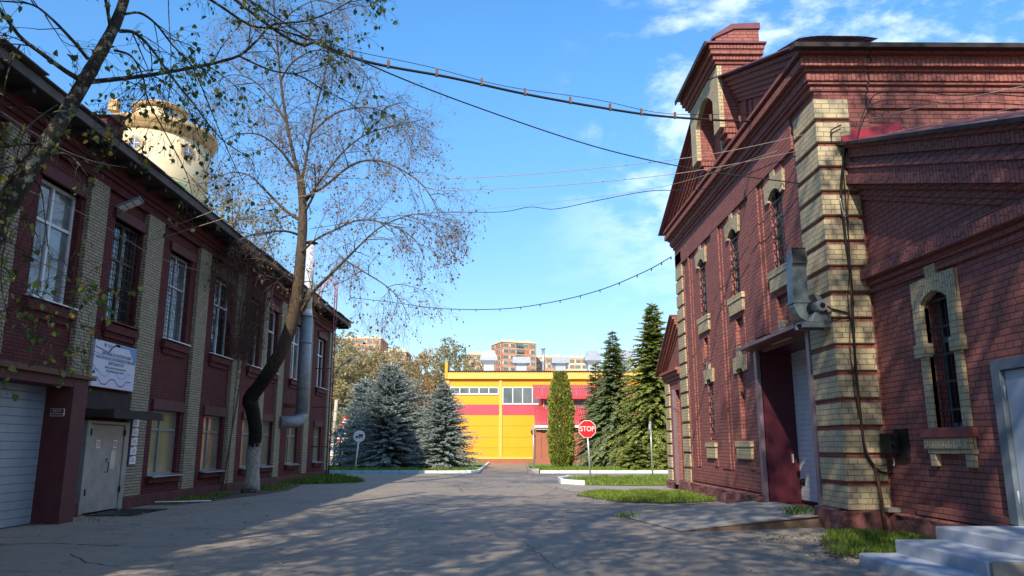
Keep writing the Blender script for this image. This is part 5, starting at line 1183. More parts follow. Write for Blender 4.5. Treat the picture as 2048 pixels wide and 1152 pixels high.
# ================================================================== OVERHEAD LINES
MP = thing('cable_pole', (-9.0, 9.6, 0), 'tall wooden cable pole outside the left edge of the picture', 'pole'); MB().tube([(-9.0, 9.6, 0), (-9.0, 9.6, 13.4)], [.16, .11], 10).build('shaft', 'bark_pale', MP)
def clips(t_, o):
    V2 = [p + Vector((0, 0, .13 + .05 * math.sin(i * .2))) for i, p in enumerate(o)]
    MB().tube(V2[::3] + [V2[-1]], .007, 5).build('carrier_wire', 'iron', t_)
    step = 7
    for i in range(4, len(o) - 2, step):
        p = o[i]; MB().box(p.x - .025, p.x + .025, p.y - .03, p.y + .03, p.z - .03, p.z + .13).build('hanger', 'rust', t_)
pts = [Vector((-9.0, 9.6, 12.2)), P(520, 38, 12.6), P(640, 88, 13.2), P(740, 125, 13.8), P(900, 155, 14.6), P(1050, 188, 15.4), P(1200, 215, 16.2), P(1310, 231, 16.9), P(1430, 240, 17.5), P(1525, 243, 18.0)]
cable('overhead_cable', pts, .027, 'rubber', 'thick dark overhead cable with rusty hangers crossing the sky', 12, extra=clips, group=None)
cable('drop_cable', [P(1525, 243, 18.0), P(1552, 285, 17.6), P(1566, 330, 17.3), P(1588, 395, 16.6), P(1612, 428, 15.9), P(1650, 428, 15.2), P(1690, 432, 14.78)], .024, 'rubber', 'dark cable hanging in a loop from the eaves to the cream corner')
cable('overhead_cable', [Vector((-9.0, 9.6, 11.6)), P(560, 40, 12.4), P(740, 130, 13.8), P(950, 213, 15.4), P(1200, 296, 17.4), P(1400, 340, 18.6), P(1640, 372, 15.4)], .014, 'rubber', 'thin black overhead cable just below the thick one with hangers')
cable('overhead_cable', [P(700, 595, 42), P(780, 604, 41), P(880, 617, 38), P(1000, 618, 35), P(1100, 605, 32.5), P(1200, 580, 30.5), P(1290, 543, 29.2), P(1342, 514, 28.5)], .018, 'rubber', 'lowest sagging overhead cable with small clips, from far gable end', extra=lambda t_, o: [MB().box(p.x - .02, p.x + .02, p.y - .02, p.y + .02, p.z - .10, p.z + .02).build('clip', 'rubber', t_) for p in o[6::4]])
cable('overhead_wire', [(-9.95, 21.0, 7.6), P(640, 352, 20.5), P(880, 357, 19.5), P(1100, 345, 18.5), P(1400, 312, 17.5), P(1640, 262, 15.2), P(1800, 262 - 38, 14.7), P(2080, 165, 13)], .008, 'palewire', 'upper of the two thin near level wires between the buildings')
cable('overhead_wire', [(-9.95, 20.8, 7.3), P(660, 380, 20.5), P(900, 380, 19.5), P(1100, 372, 18.5), P(1370, 345, 17.5), P(1640, 293, 15.2), P(1800, 262, 14.7), P(2080, 205, 13)], .008, 'palewire', 'lower of the two thin near level wires between the buildings')
cable('overhead_wire', [P(620, 458, 31), P(760, 436, 29), P(880, 425, 27), P(1000, 424, 25), P(1060, 414, 24), P(1110, 418, 23.4), P(1200, 400, 22), P(1300, 382, 21), P(1420, 376, 19.5), P(1560, 322, 16.5), P(1690, 286, 14.78)], .011, 'rubber', 'wavy dark wire with an uneven sag below the level wires')
cable('overhead_wire', [P(900, 424, 26.5), P(1100, 405, 23.4), P(1330, 372, 20.5), P(1560, 300, 17.0)], .006, 'palewire', 'very thin straight wire running above the wavy one')
cable('wall_wire', [(-9.7, 12, 7.9), P(150, 310, 16), P(330, 350, 21), P(480, 405, 29)], .010, 'palewire', 'upper pale wire slung below the eaves of the left building')
cable('wall_wire', [(-9.7, 12, 6.4), P(150, 420, 16.6), P(330, 520, 21), P(480, 560, 29)], .007, 'palewire', 'lower pale wire slung across the windows of the left building')

# ================================================================== TREES
def rv(r, s=1.0): return Vector((r.gauss(0, s), r.gauss(0, s), r.gauss(0, s)))
def smooth(pts, sub=4):
    V = [Vector(p) for p in pts]; V = [V[0] * 2 - V[1]] + V + [V[-1] * 2 - V[-2]]; o = []
    for i in range(1, len(V) - 2):
        for k in range(sub):
            t_ = k / sub; a, b, c, d = V[i - 1:i + 3]
            o.append(.5 * ((2 * b) + (c - a) * t_ + (2 * a - 5 * b + 4 * c - d) * t_ ** 2 + (3 * b - a - 3 * c + d) * t_ ** 3))
    o.append(V[-2]); return o
class Grow:
    """branching: levels hold dicts n (children per metre), len, r, wander, grav, ang"""
    def __init__(s, seed, lv): s.r = random.Random(seed); s.lv = lv; s.wood = [MB() for _ in lv]; s.tips = []
    def path(s, p, d, L, lvl):
        q = s.lv[lvl]; n = q.get('seg', 5); pts = [p.copy()]; d = d.normalized()
        for i in range(n):
            d = (d + rv(s.r, q['wander']) + Vector((0, 0, q['grav'] * (i + 1) / n))).normalized(); p = p + d * (L / n); pts.append(p.copy())
        return pts
    def limb(s, pts, rad, lvl):
        "add a limb following pts at level lvl and its children"
        q = s.lv[lvl]; s.wood[lvl].tube(pts, rad, q.get('k', 3), q.get('m', 0), cap=False)
        s.kids(pts, rad, lvl)
    def kids(s, pts, rad, lvl, t0=None, dens=1.0):
        if lvl + 1 >= len(s.lv):
            s.tips.append(pts); return
        q = s.lv[lvl + 1]; L = sum((b - a).length for a, b in zip(pts[:-1], pts[1:])); n = q['n'] * L * dens
        n = int(n) + (s.r.random() < n - int(n)); N = len(pts) - 1; t0 = q.get('t0', .15) if t0 is None else t0
        for _ in range(n):
            t_ = t0 + (1 - t0) * s.r.random() ** .85; f = t_ * N; i = min(int(f), N - 1); p = pts[i].lerp(pts[i + 1], f - i); d = (pts[i + 1] - pts[i]).normalized()
            o = rv(s.r); o = (o - d * o.dot(d)).normalized(); a = R(q['ang']) * s.r.uniform(.6, 1.3)
            dd = d * math.cos(a) + o * math.sin(a); dd.z += q.get('up', 0)
            ln = q['len'] * s.r.uniform(.55, 1.25) * (1 - .45 * t_); r0 = min((rad[i] if isinstance(rad, list) else rad) * .7, q['r']) * s.r.uniform(.7, 1.1)
            pp = s.path(p, dd, ln, lvl + 1); k = len(pp); s.limb(pp, [max(r0 * (1 - .8 * j / (k - 1)), .0025) for j in range(k)], lvl + 1)
def heart(mb, p, d, n, s_, m):
    "a small pointed leaf: two folded halves"
    d = d.normalized(); w_ = d.cross(n)
    if w_.length < 1e-3: w_ = d.orthogonal()
    w_.normalize(); n = w_.cross(d); a = p; c = p + d * s_
    l = [p + d * s_ * .12 + w_ * s_ * .34 + n * s_ * .12, p + d * s_ * .48 + w_ * s_ * .38 + n * s_ * .13]
    r_ = [p + d * s_ * .12 - w_ * s_ * .34 + n * s_ * .12, p + d * s_ * .48 - w_ * s_ * .38 + n * s_ * .13]
    mb.face([a, l[0], l[1], c], m); mb.face([a, c, r_[1], r_[0]], m)
def leaves_on(tips, r, per, size, mats_w, drop=.8, mb=None, clump=True):
    mb = mb or MB(); ch = [i for i, w_ in enumerate(mats_w) for _ in range(w_)]
    for pts in tips:
        L = sum((b - a).length for a, b in zip(pts[:-1], pts[1:])); n = per * L; n = int(n) + (r.random() < n - int(n)); mm = r.choice(ch)
        for _ in range(n):
            f = (r.random() ** .7) * (len(pts) - 1); i = min(int(f), len(pts) - 2); p = pts[i].lerp(pts[i + 1], f - i) + rv(r, size * .3)
            d = rv(r) + Vector((0, 0, -drop * 2)); heart(mb, p, d, rv(r), size * r.uniform(.6, 1.2), mm if clump and r.random() < .75 else r.choice(ch))
    return mb

def fine(t_): [tag(o_, kind='stuff') for o_ in t_.children if o_.name.startswith(('branches', 'twigs', 'fine_twigs', 'leaves', 'seed', 'side_stems', 'tendrils', 'stems'))]
# ---- leaning linden in the street -------------------------------------------------
LT = thing('linden_tree', (-9.0, 28.0, 0), 'bare leaning linden with whitewashed foot growing against the left building', 'tree')
tp = [Vector((-9.03, 28.0, -.1)), P(505, 940, 27.9), P(508, 900, 27.8), P(511, 862, 27.7), P(505, 820, 27.6), P(500, 798, 27.6), P(522, 768, 27.5), P(548, 728, 27.4), P(568, 690, 27.3), P(585, 640, 27.2), P(594, 590, 27.1), P(600, 530, 27.0), P(605, 460, 27), P(605, 400, 27), P(600, 352, 27)]
tr = [.26, .235, .225, .22, .245, .26, .25, .24, .235, .225, .21, .195, .165, .15, .13]
tps = smooth(tp, 3); trs = [tr[min(i // 3, len(tr) - 1)] * (1 - (i % 3) / 3) + tr[min(i // 3 + 1, len(tr) - 1)] * (i % 3) / 3 for i in range(len(tps))]
trs = [r_ * rnd.uniform(.96, 1.05) for r_ in trs]
for i_, k_ in ((0, 1.45), (1, 1.22), (2, 1.08)): trs[i_] *= k_
q = NT('whitewashed_and_blackened_bark'); p_ = q.pos(); mp_n = q.n('ShaderNodeMapping'); mp_n.inputs['Scale'].default_value = (9, 9, 2.4); q.l(p_, mp_n.inputs[0])
a_ = q.noise(mp_n.outputs[0], 2.2, 6, 0.7); spz = q.n('ShaderNodeSeparateXYZ'); q.l(p_, spz.inputs[0]); zw = q.math('ADD', spz.outputs[2], q.math('MULTIPLY', q.math('SUBTRACT', q.noise(p_, 6, 5, 0.7), .5), 1.1))
brown = q.mix(q.ramp(a_, .35, .65), (0.045, 0.033, 0.024), (0.125, 0.095, 0.068)); blk = q.mix(q.ramp(a_, .4, .7), (0.010, 0.009, 0.009), (0.035, 0.030, 0.027)); wh = q.mix(q.ramp(a_, .36, .56), (0.17, 0.155, 0.13), (0.44, 0.43, 0.40))
c_ = q.mix(q.ramp(zw, 3.9, 5.2), blk, brown); c_ = q.mix(q.ramp(zw, 1.5, 1.68), wh, c_); c_ = q.mix(q.ramp(zw, .02, .30), (0.07, 0.06, 0.05), c_)
q.l(c_, q.b.inputs['Base Color']); q.b.inputs['Roughness'].default_value = .92; q.b.inputs['Specular IOR Level'].default_value = .15; q.bump(a_, 1.0, .045); M['linden_trunk'] = q.m
MB().tube(tps, trs, 18).build('trunk', 'linden_trunk', LT)
lv = [dict(k=8, m=0), dict(n=.0, len=4, r=.06, wander=.12, grav=.0, ang=45, k=5), dict(n=3.4, len=2.0, r=.018, wander=.15, grav=-.10, ang=48, k=4, seg=6, t0=.08), dict(n=5.4, len=1.2, r=.012, wander=.15, grav=-.32, ang=48, k=3, seg=5), dict(n=7.0, len=.60, r=.0090, wander=.18, grav=-.38, ang=42, k=3, seg=4)]
G = Grow(11, lv)
def limb(pts, r0, r1, lvl=1, G=None, sub=4):
    pp = smooth(pts, sub); n = len(pp); G.limb(pp, [r0 + (r1 - r0) * (i / (n - 1)) ** .8 for i in range(n)], lvl)
L_ = lambda pts, r0, r1: limb([P(*p) for p in pts], r0, r1, 1, G)
L_([(602, 372, 27), (592, 330, 27), (578, 270, 27.1), (566, 200, 27.2), (558, 130, 27.3), (552, 60, 27.4), (546, -30, 27.5), (545, -110, 27.6)], .09, .015)
L_([(603, 365, 27), (612, 320, 27), (622, 262, 26.8), (636, 200, 26.6), (652, 140, 26.4), (662, 80, 26.2), (668, 20, 26)], .065, .010)
L_([(603, 400, 27), (622, 388, 26.8), (650, 372, 26.4), (700, 332, 26), (745, 320, 25.6), (790, 333, 25.2), (840, 365, 25), (868, 405, 24.9), (880, 440, 24.9)], .07, .012)
L_([(606, 430, 27), (630, 380, 26.5), (628, 328, 26.3)], .06, .03)
L_([(612, 402, 27), (640, 362, 26.8), (690, 300, 26.8), (740, 265, 26.8), (800, 250, 26.9), (850, 238, 27)], .06, .010)
L_([(605, 620, 27.1), (625, 585, 26.4), (660, 550, 25.6), (690, 520, 25.0), (715, 495, 24.6), (740, 470, 24.4)], .085, .025)
L_([(690, 520, 25), (730, 545, 24.4), (770, 570, 24), (800, 600, 23.8), (820, 640, 23.8)], .03, .010)
L_([(715, 495, 24.6), (760, 455, 24.3), (820, 430, 24.2), (870, 432, 24.2), (900, 440, 24.2)], .03, .008)
L_([(600, 440, 27), (570, 420, 27), (530, 380, 27), (500, 352, 27), (460, 345, 27), (410, 370, 27)], .07, .012)
L_([(600, 470, 27), (570, 462, 26.6), (530, 465, 26.2), (480, 478, 25.8), (440, 510, 25.6), (415, 560, 25.6)], .055, .010)
L_([(590, 340, 27), (560, 300, 26.5), (520, 270, 26), (470, 270, 25.6), (420, 300, 25.4)], .055, .010)
L_([(575, 250, 27.1), (545, 200, 27.4), (505, 160, 27.8), (460, 150, 28), (420, 175, 28)], .05, .010)
L_([(560, 160, 27.3), (590, 120, 27), (640, 100, 26.6), (700, 120, 26.4), (740, 160, 26.4), (755, 210, 26.4)], .04, .010)
L_([(556, 110, 27.3), (525, 70, 27.4), (480, 40, 27.5), (440, 50, 27.5)], .04, .010)
L_([(620, 270, 26.8), (665, 230, 26.4), (720, 215, 26.0), (770, 225, 25.8), (812, 262, 25.8), (835, 310, 25.8)], .045, .010)
L_([(552, 60, 27.4), (590, 20, 27), (640, 0, 26.8), (690, 20, 26.6)], .035, .010)
L_([(598, 510, 27), (630, 480, 26.2), (670, 460, 25.6), (720, 440, 25.2), (780, 450, 25), (830, 480, 25), (850, 520, 25)], .05, .010)
L_([(596, 560, 27), (566, 545, 26.5), (530, 520, 26.1), (490, 520, 25.8), (455, 545, 25.6)], .04, .010)
for i, nm in ((1, 'limbs'), (2, 'branches'), (3, 'twigs'), (4, 'fine_twigs')): G.wood[i].build(nm, 'bark' if i < 3 else 'twig', LT)
r = random.Random(3)
mb = MB()
for pts in G.tips:
    if r.random() < .36:
        for _ in range(r.choice((1, 1, 2))):
            p = pts[-1] + rv(r, .03); 
            for k in range(r.choice((1, 2, 2))):
                q = p + rv(r, .015); s_ = r.uniform(.04, .075); heart(mb, q, Vector((r.gauss(0, .3), r.gauss(0, .3), -1)), rv(r), s_, 0)
mb.build('seed_clusters', 'seed', LT)
mb = leaves_on([t_ for t_ in G.tips if r.random() < .2], r, 1.8, .09, (5, 1, 2)); mb.build('leaves', ['leaf_g', 'leaf_y', 'leaf_d'], LT)

fine(LT)
# ---- near tree leaning in from the left --------------------------------------------
NTR = thing('birch_like_linden', (-7.4, 7.2, 0), 'dark lichen spotted tree leaning in from the left edge with sparse green and yellow leaves', 'tree')
NTR.name = 'leafy_linden_tree'
tp = [Vector((-7.6, 7.4, -.1)), Vector((-7.2, 7.5, 1.6)), P(-80, 560, 7.8), P(0, 432, 8), P(38, 372, 8.1), P(70, 318, 8.2), P(112, 258, 8.4), P(150, 195, 8.6), P(182, 140, 8.7), P(212, 85, 8.8), P(240, 25, 8.9), P(262, -60, 9.1), P(280, -200, 9.4), P(290, -420, 9.8)]
tr = [.18, .155, .13, .115, .107, .098, .088, .085, .080, .072, .062, .052, .042, .03]
pp = smooth(tp, 3); trs = [(tr[min(i // 3, len(tr) - 1)] * (1 - (i % 3) / 3) + tr[min(i // 3 + 1, len(tr) - 1)] * (i % 3) / 3) * rnd.uniform(.95, 1.06) for i in range(len(pp))]
MB().tube(pp, trs, 16).build('trunk', 'bark_near', NTR)
lv = [dict(k=8), dict(n=0, len=2, r=.04, wander=.1, grav=0, ang=40, k=6), dict(n=3.6, len=1.15, r=.0095, wander=.14, grav=-.12, ang=45, k=4, seg=6, t0=.10), dict(n=6.5, len=.60, r=.0042, wander=.17, grav=-.34, ang=50, k=3, seg=5), dict(n=5.0, len=.26, r=.0026, wander=.2, grav=-.4, ang=45, k=3, seg=3)]
G = Grow(23, lv)
N_ = lambda pts, r0, r1: limb([P(*p) for p in pts], r0, r1, 1, G)
N_([(168, 165, 8.65), (235, 158, 9), (300, 150, 9.3), (370, 138, 9.6), (430, 126, 9.9), (480, 110, 10.1), (515, 80, 10.3), (545, 50, 10.4), (610, 42, 10.7), (665, 22, 10.9), (720, -10, 11)], .034, .010)
N_([(478, 112, 10.1), (540, 140, 10.3), (600, 152, 10.5), (650, 182, 10.7), (700, 206, 10.8), (735, 232, 10.9)], .016, .004)
N_([(158, 158, 8.6), (128, 140, 8.5), (85, 108, 8.3), (45, 78, 8.2), (18, 45, 8.1), (-20, -10, 8.0)], .034, .015)
N_([(176, 118, 8.7), (140, 75, 8.6), (95, 30, 8.5), (60, 8, 8.4), (0, 2, 8.3)], .024, .008)
N_([(222, 60, 8.8), (215, 20, 8.7), (205, -30, 8.6)], .03, .015)
N_([(250, 28, 8.9), (280, 26, 9.1), (312, 48, 9.3), (345, 90, 9.5), (385, 135, 9.7), (420, 215, 9.9), (455, 300, 10.1), (490, 370, 10.2)], .020, .004)
N_([(238, 62, 8.9), (270, 66, 9.0), (305, 100, 9.2), (340, 150, 9.4), (385, 205, 9.6), (440, 275, 9.9), (505, 320, 10.2)], .026, .005)
N_([(228, 100, 8.8), (262, 112, 8.9), (285, 150, 9.0), (296, 200, 9.0), (330, 265, 9.1), (372, 345, 9.2), (385, 392, 9.2)], .016, .004)
N_([(262, -60, 9.1), (350, -40, 9.5), (430, 5, 9.9), (500, 50, 10.3), (560, 60, 10.6), (640, 90, 10.9), (700, 130, 11.2)], .030, .006)
N_([(335, -60, 9.4), (338, 40, 9.4), (342, 110, 9.4), (338, 190, 9.4), (330, 260, 9.4)], .008, .003)
N_([(270, -90, 9.2), (400, -60, 9.9), (520, -40, 10.4), (640, -20, 10.8), (740, 0, 11)], .025, .006)
N_([(100, 310, 8.3), (130, 308, 8.4), (152, 322, 8.5), (175, 352, 8.6)], .022, .008)
N_([(70, 325, 8.2), (40, 345, 8.0), (0, 360, 7.8), (-40, 368, 7.7)], .022, .008)
N_([(95, 290, 8.3), (60, 288, 8.1), (20, 292, 7.9), (-30, 298, 7.7)], .02, .008)
N_([(60, 350, 8.2), (82, 380, 8.3), (90, 440, 8.3), (98, 520, 8.3), (95, 575, 8.3)], .010, .003)
N_([(20, 400, 8.0), (10, 480, 7.8), (2, 560, 7.7), (20, 640, 7.8), (48, 668, 7.9)], .010, .003)
N_([(0, 470, 7.7), (30, 490, 7.9), (70, 520, 8.1), (105, 535, 8.2)], .008, .003)
N_([(115, 210, 8.5), (85, 230, 8.3), (50, 262, 8.1), (30, 330, 8.0), (20, 400, 8.0)], .012, .004)
N_([(40, 90, 8.2), (20, 130, 8.1), (8, 180, 8.0), (0, 230, 8)], .012, .004)
N_([(-20, 520, 7.8), (20, 545, 7.9), (60, 590, 8.0), (100, 620, 8.1)], .008, .003)
N_([(-20, 200, 7.9), (15, 215, 8.0), (60, 215, 8.1), (95, 240, 8.2)], .010, .003)
N_([(-20, 640, 7.6), (10, 620, 7.7), (40, 628, 7.8), (75, 650, 7.9)], .008, .003)
N_([(90, 30, 8.5), (110, 60, 8.6), (140, 90, 8.7), (250, 110, 9.0)], .008, .003)
for i, nm in ((1, 'limbs'), (2, 'branches'), (3, 'twigs'), (4, 'fine_twigs')): G.wood[i].build(nm, 'bark_near' if i < 2 else 'twig_dark', NTR)
r = random.Random(4)
mb = leaves_on([t_ for t_ in G.tips if r.random() < .85], r, 7.5, .078, (5, 1, 2, 5)); mb.build('leaves', ['leaf_g', 'leaf_y', 'leaf_d', 'leaf_gs'], NTR)

fine(NTR)
# ---- dry climber on the wall
VN = thing('climbing_vine', (-9.8, 27.5, 0), 'leafless reddish brown climbing vine tangled over the pilasters and eaves', 'vine')
lv = [dict(k=4), dict(n=0, len=2, r=.02, wander=.1, grav=0, ang=40, k=4), dict(n=5.0, len=1.1, r=.013, wander=.30, grav=-.25, ang=60, k=3, seg=6), dict(n=7, len=.5, r=.008, wander=.35, grav=-.3, ang=60, k=3, seg=4)]
G = Grow(31, lv); r = random.Random(9)
for i in range(30):
    y = r.uniform(25.2, 31.2); limb([Vector((-9.93, 28.2 + r.uniform(-.6, .6), .1 if i < 3 else 4.8)), Vector((-9.86, 28.2 + (y - 28.2) * .3, 5.2)), Vector((-9.82, 28.2 + (y - 28.2) * .7, 6.6)), Vector((-9.62, y, 8.1)), Vector((-9.4, y + r.uniform(-.6, .6), 8.75))], .02, .01, 1, G)
for i, nm in ((1, 'stems'), (2, 'side_stems'), (3, 'tendrils')): G.wood[i].build(nm, 'vinetwig', VN)

fine(VN)
# ---- conifers ---------------------------------------------------------------------
def conifer(name, x, y, h, rad, mats, seed, label, group, z=.12, density=1.0, droop=.25, base=.0, rag=.6, spr=.34, shape=1.0, cones=False, bare_top=.1):
    t_ = thing(name, (x, y, z), label, 'tree', group); r = random.Random(seed); c = Vector((x, y, z))
    MB().tube([c, c + Vector((0, 0, h * .5)), c + Vector((0, 0, h))], [h * .02, h * .012, .01], 8).build('trunk', 'bark', t_)
    mb = MB(); br = MB(); zz = .15 + base; step = .235 / density ** .5
    while zz < h - .1:
        t = zz / h; R_ = rad * (1 - t) ** shape * (1.0 if t > .07 else .82) * r.uniform(.86, 1.12) + .05; n = max(4, int((5 + R_ * 4.2) * density)); a0 = r.uniform(0, 6.28)
        for k in range(n):
            a = a0 + 6.283 * k / n + r.gauss(0, .18); L = R_ * r.uniform(rag, 1.8 - rag); z0 = zz + r.uniform(-.12, .12)
            dx, dy = math.cos(a), math.sin(a); N = max(2, int(L / .125)); prev = c + Vector((0, 0, z0)); rise = .30 * (t) + .05
            bp = []
            for i in range(N + 1):
                u = i / N; bp.append(c + Vector((dx * L * u, dy * L * u, z0 + L * (rise * u - droop * u * u * (1.25 - t)) + (0.10 * L * max(0, u - .75)))))
            br.tube([bp[0], bp[N // 2], bp[-1]], [.018, .012, .005], 3, cap=False)
            for i in range(max(1, int(N * .12)), N + 1):
                p = bp[i]; d = (bp[i] - bp[i - 1]).normalized(); sidev = Vector((-dy, dx, 0)); w_ = (1 - i / N) * .8 + .35
                for sg in (-1, 1, 0):
                    if sg == 0 and r.random() < .3: continue
                    dd = (d * (.8 + .3 * abs(1 - abs(sg))) + sidev * sg * r.uniform(.5, 1.0) + Vector((0, 0, r.uniform(-.28, .16)))).normalized(); ll = spr * w_ * r.uniform(.6, 1.25); q = p + rv(r, .03)
                    wv = dd.cross(Vector((r.gauss(0, .5), r.gauss(0, .5), 1))).normalized() * ll * .20
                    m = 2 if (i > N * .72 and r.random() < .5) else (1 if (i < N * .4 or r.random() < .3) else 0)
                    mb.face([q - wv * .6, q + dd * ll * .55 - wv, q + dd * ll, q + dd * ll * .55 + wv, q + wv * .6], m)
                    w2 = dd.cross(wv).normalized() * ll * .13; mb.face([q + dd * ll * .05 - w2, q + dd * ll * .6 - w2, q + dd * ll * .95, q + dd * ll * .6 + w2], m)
        zz += step * r.uniform(.8, 1.2)
    for i in range(14): p = c + Vector((0, 0, h - .5 + i * .04)); dd = Vector((r.gauss(0, .35), r.gauss(0, .35), .8)).normalized() * .22; wv = Vector((.03, 0, 0)); mb.face([p - wv, p + dd, p + wv], 2)
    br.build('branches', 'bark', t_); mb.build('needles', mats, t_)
    if cones:
        cm = MB()
        for i in range(46):
            t = 1 - abs(r.gauss(0, .09)) - .03; R_ = rad * (1 - t) + .22; a = r.uniform(0, 6.28); p = c + Vector((math.cos(a) * R_ * .9, math.sin(a) * R_ * .9, h * t)); cm.tube([p, p - Vector((0, 0, .15))], [.045, .02], 6)
        tag(cm.build('cones', 'rust', t_), kind='stuff')
    [tag(o_, kind='stuff') for o_ in t_.children if o_.name.startswith(('needles', 'branches'))]
    return t_
BM, GM, GM2 = ['blue_a', 'blue_b', 'blue_c'], ['spr_a', 'spr_b', 'spr_c'], ['spg_a', 'spr_b', 'spg_a']
gb = 'blue spruces on the left lawn'; gs = 'green spruces in front of the red roofed extension'
conifer('blue_spruce', -8.3, 55.5, 7.35, 4.2, BM, 1, 'largest blue spruce, standing right behind the lorry sign', gb, cones=True, shape=.62, density=1.6, droop=.12)
conifer('blue_spruce', -4.3, 54.2, 5.9, 2.7, BM, 2, 'smaller blue spruce beside the yellow wall and paved path', gb, cones=True, shape=.68, density=1.7, droop=.12)
conifer('blue_spruce', -10.7, 58.5, 6.6, 3.0, BM, 3, 'blue spruce half hidden behind the left side of the largest one', gb, shape=.62, droop=.12, density=1.3)
conifer('green_spruce', 10.5, 53.5, 11.5, 3.3, GM, 4, 'tallest green spruce, next to the small gabled brick building', gs, spr=.46, droop=.42, shape=.72, density=1.2, rag=.42)
conifer('green_spruce', 8.2, 57.5, 10.0, 3.1, GM2, 5, 'slender grey green spruce left of the tallest one', gs, spr=.44, droop=.42, shape=.82, density=1.2, rag=.42)
conifer('green_spruce', 7.2, 60.5, 8.0, 1.9, GM2, 6, 'thin tipped spruce between the thuja and the slender spruce', gs, spr=.4, droop=.35, shape=.7)
conifer('green_spruce', 8.6, 50.8, 1.7, 1.7, GM, 8, 'low spreading spruce skirt at the foot of the tall spruces', gs, spr=.4, droop=.2, shape=.5, density=1.3)
conifer('green_spruce', 11.0, 50.3, 2.0, 1.6, GM, 9, 'low young spruce at the corner of the small gabled building', gs, spr=.4, droop=.2, shape=.5, density=1.3)
# columnar thuja
TJ = thing('columnar_thuja', (4.15, 57.3, .12), 'narrow columnar thuja with twin tips in front of the red roofs', 'tree'); r = random.Random(12); mb = MB()
MB().tube([(4.15, 57.3, .1), (4.15, 57.3, 6)], [.1, .03], 6).build('trunk', 'bark', TJ)
for i in range(15000):
    z = r.uniform(.05, 6.95); tt = z / 6.95
    cx = 4.15; Rr = .88 * min(1, (.72 + z * .35)) * (1 if tt < .55 else 1 - .42 * ((tt - .55) / .45) ** 1.5)
    if tt > .92: cx += .2 if r.random() < .5 else -.24; Rr *= .42
    a = r.uniform(0, 6.283); Rr *= 1 + .09 * math.sin(a * 5 + z * 2.2) + .07 * math.sin(z * 5 + a * 3); rr = Rr * (1 - .35 * r.random() ** 2)
    p = Vector((cx + math.cos(a) * rr, 57.3 + math.sin(a) * rr, z + .1)); out_ = Vector((math.cos(a), math.sin(a), r.uniform(.6, 1.6))).normalized()
    d = (out_ + rv(r, .25)).normalized(); w_ = d.cross(rv(r)).normalized() * r.uniform(.035, .06); l = r.uniform(.10, .20); m = 2 if r.random() < .16 * (1 + tt * 1.5) else (1 if r.random() < .35 else 0)
    mb.face([p - w_ * .5, p + d * l * .5 - w_, p + d * l, p + d * l * .5 + w_, p + w_ * .5], m)
mb.build('foliage', ['thu_a', 'thu_b', 'thu_c'], TJ)

# ---- broadleaf trees further off ----------------------------------------------------
def broad(name, x, y, h, w, seed, mats, wts, label, group, z=0, leafn=6.0, ls=.16, stem=.16, barkm='bark_pale', n1=9, up=.25, trunk_frac=.3, grav=-.06, tw=1.0):
    t_ = thing(name, (x, y, z), label, 'tree', group); r = random.Random(seed)
    lv = [dict(k=7), dict(n=0, len=h * .5, r=stem * .45, wander=.10, grav=.0, ang=40, k=5, seg=6), dict(n=2.6 * tw, len=h * .20, r=.05, wander=.16, grav=grav, ang=48, k=3, seg=5, t0=.2), dict(n=4.2 * tw, len=h * .09, r=.02, wander=.2, grav=grav * 2, ang=50, k=3, seg=3), dict(n=3.4 * tw, len=h * .045, r=.011, wander=.2, grav=grav * 2.5, ang=50, k=3, seg=2)]
    G = Grow(seed, lv); c = Vector((x, y, z)); top = c + Vector((r.uniform(-.4, .4), r.uniform(-.4, .4), h * .93))
    tp = smooth([c, c + Vector((r.uniform(-.15, .15), 0, h * .3)), c + Vector((r.uniform(-.3, .3), r.uniform(-.3, .3), h * .6)), top], 4); n = len(tp); tr = [stem * (1 - .88 * i / (n - 1)) for i in range(n)]
    MB().tube(tp, tr, 9).build('trunk', barkm, t_); G.kids(tp[n // 2:], tr[n // 2:], 1, .1, 1.3)
    for i in range(n1):
        f = trunk_frac + (.92 - trunk_frac) * (i + r.random() * .5) / n1; j = min(int(f * (n - 1)), n - 2); p = tp[j].lerp(tp[j + 1], f * (n - 1) - j); a = i * 2.4 + r.uniform(-.4, .4)
        L = w * (1.0 if f < .55 else 1 - (f - .55) * 1.1) * r.uniform(.8, 1.15); d = Vector((math.cos(a), math.sin(a), up + .5 * f))
        pp = G.path(p, d, L, 1); G.limb(pp, [max(tr[j] * .55 * (1 - .8 * q / (len(pp) - 1)), .012) for q in range(len(pp))], 1)
    for i, nm in ((1, 'limbs'), (2, 'branches'), (3, 'twigs'), (4, 'fine_twigs')): G.wood[i].build(nm, barkm if i < 3 else ('twig_pale' if barkm == 'bark_pale' else 'twig'), t_)
    if leafn: leaves_on(G.tips, r, leafn, ls, wts, .4).build('leaves', mats, t_)
    fine(t_)
    return t_
gt_ = 'autumn trees beyond the left lawn'; OL = ['leaf_o', 'leaf_olive2', 'leaf_or']; 
def at(px, Y): return P(px, 900, Y).x
broad('autumn_tree', at(690, 84), 84, 12.6, 4.4, 41, OL, (5, 5, 0), 'wide pale olive tree with visible branches directly right of the left building', gt_, leafn=7, ls=.28, tw=.95, n1=11)
broad('autumn_tree', at(760, 88), 88, 13.0, 4.4, 42, OL, (4, 6, 1), 'pale olive tree rising behind the tip of the largest blue spruce', gt_, leafn=6.5, ls=.28, tw=.95, n1=11)
broad('autumn_tree', at(828, 94), 94, 13.2, 3.8, 43, OL, (2, 1, 8), 'orange leaved tree between the two blue spruces', gt_, leafn=6, ls=.26, tw=.9)
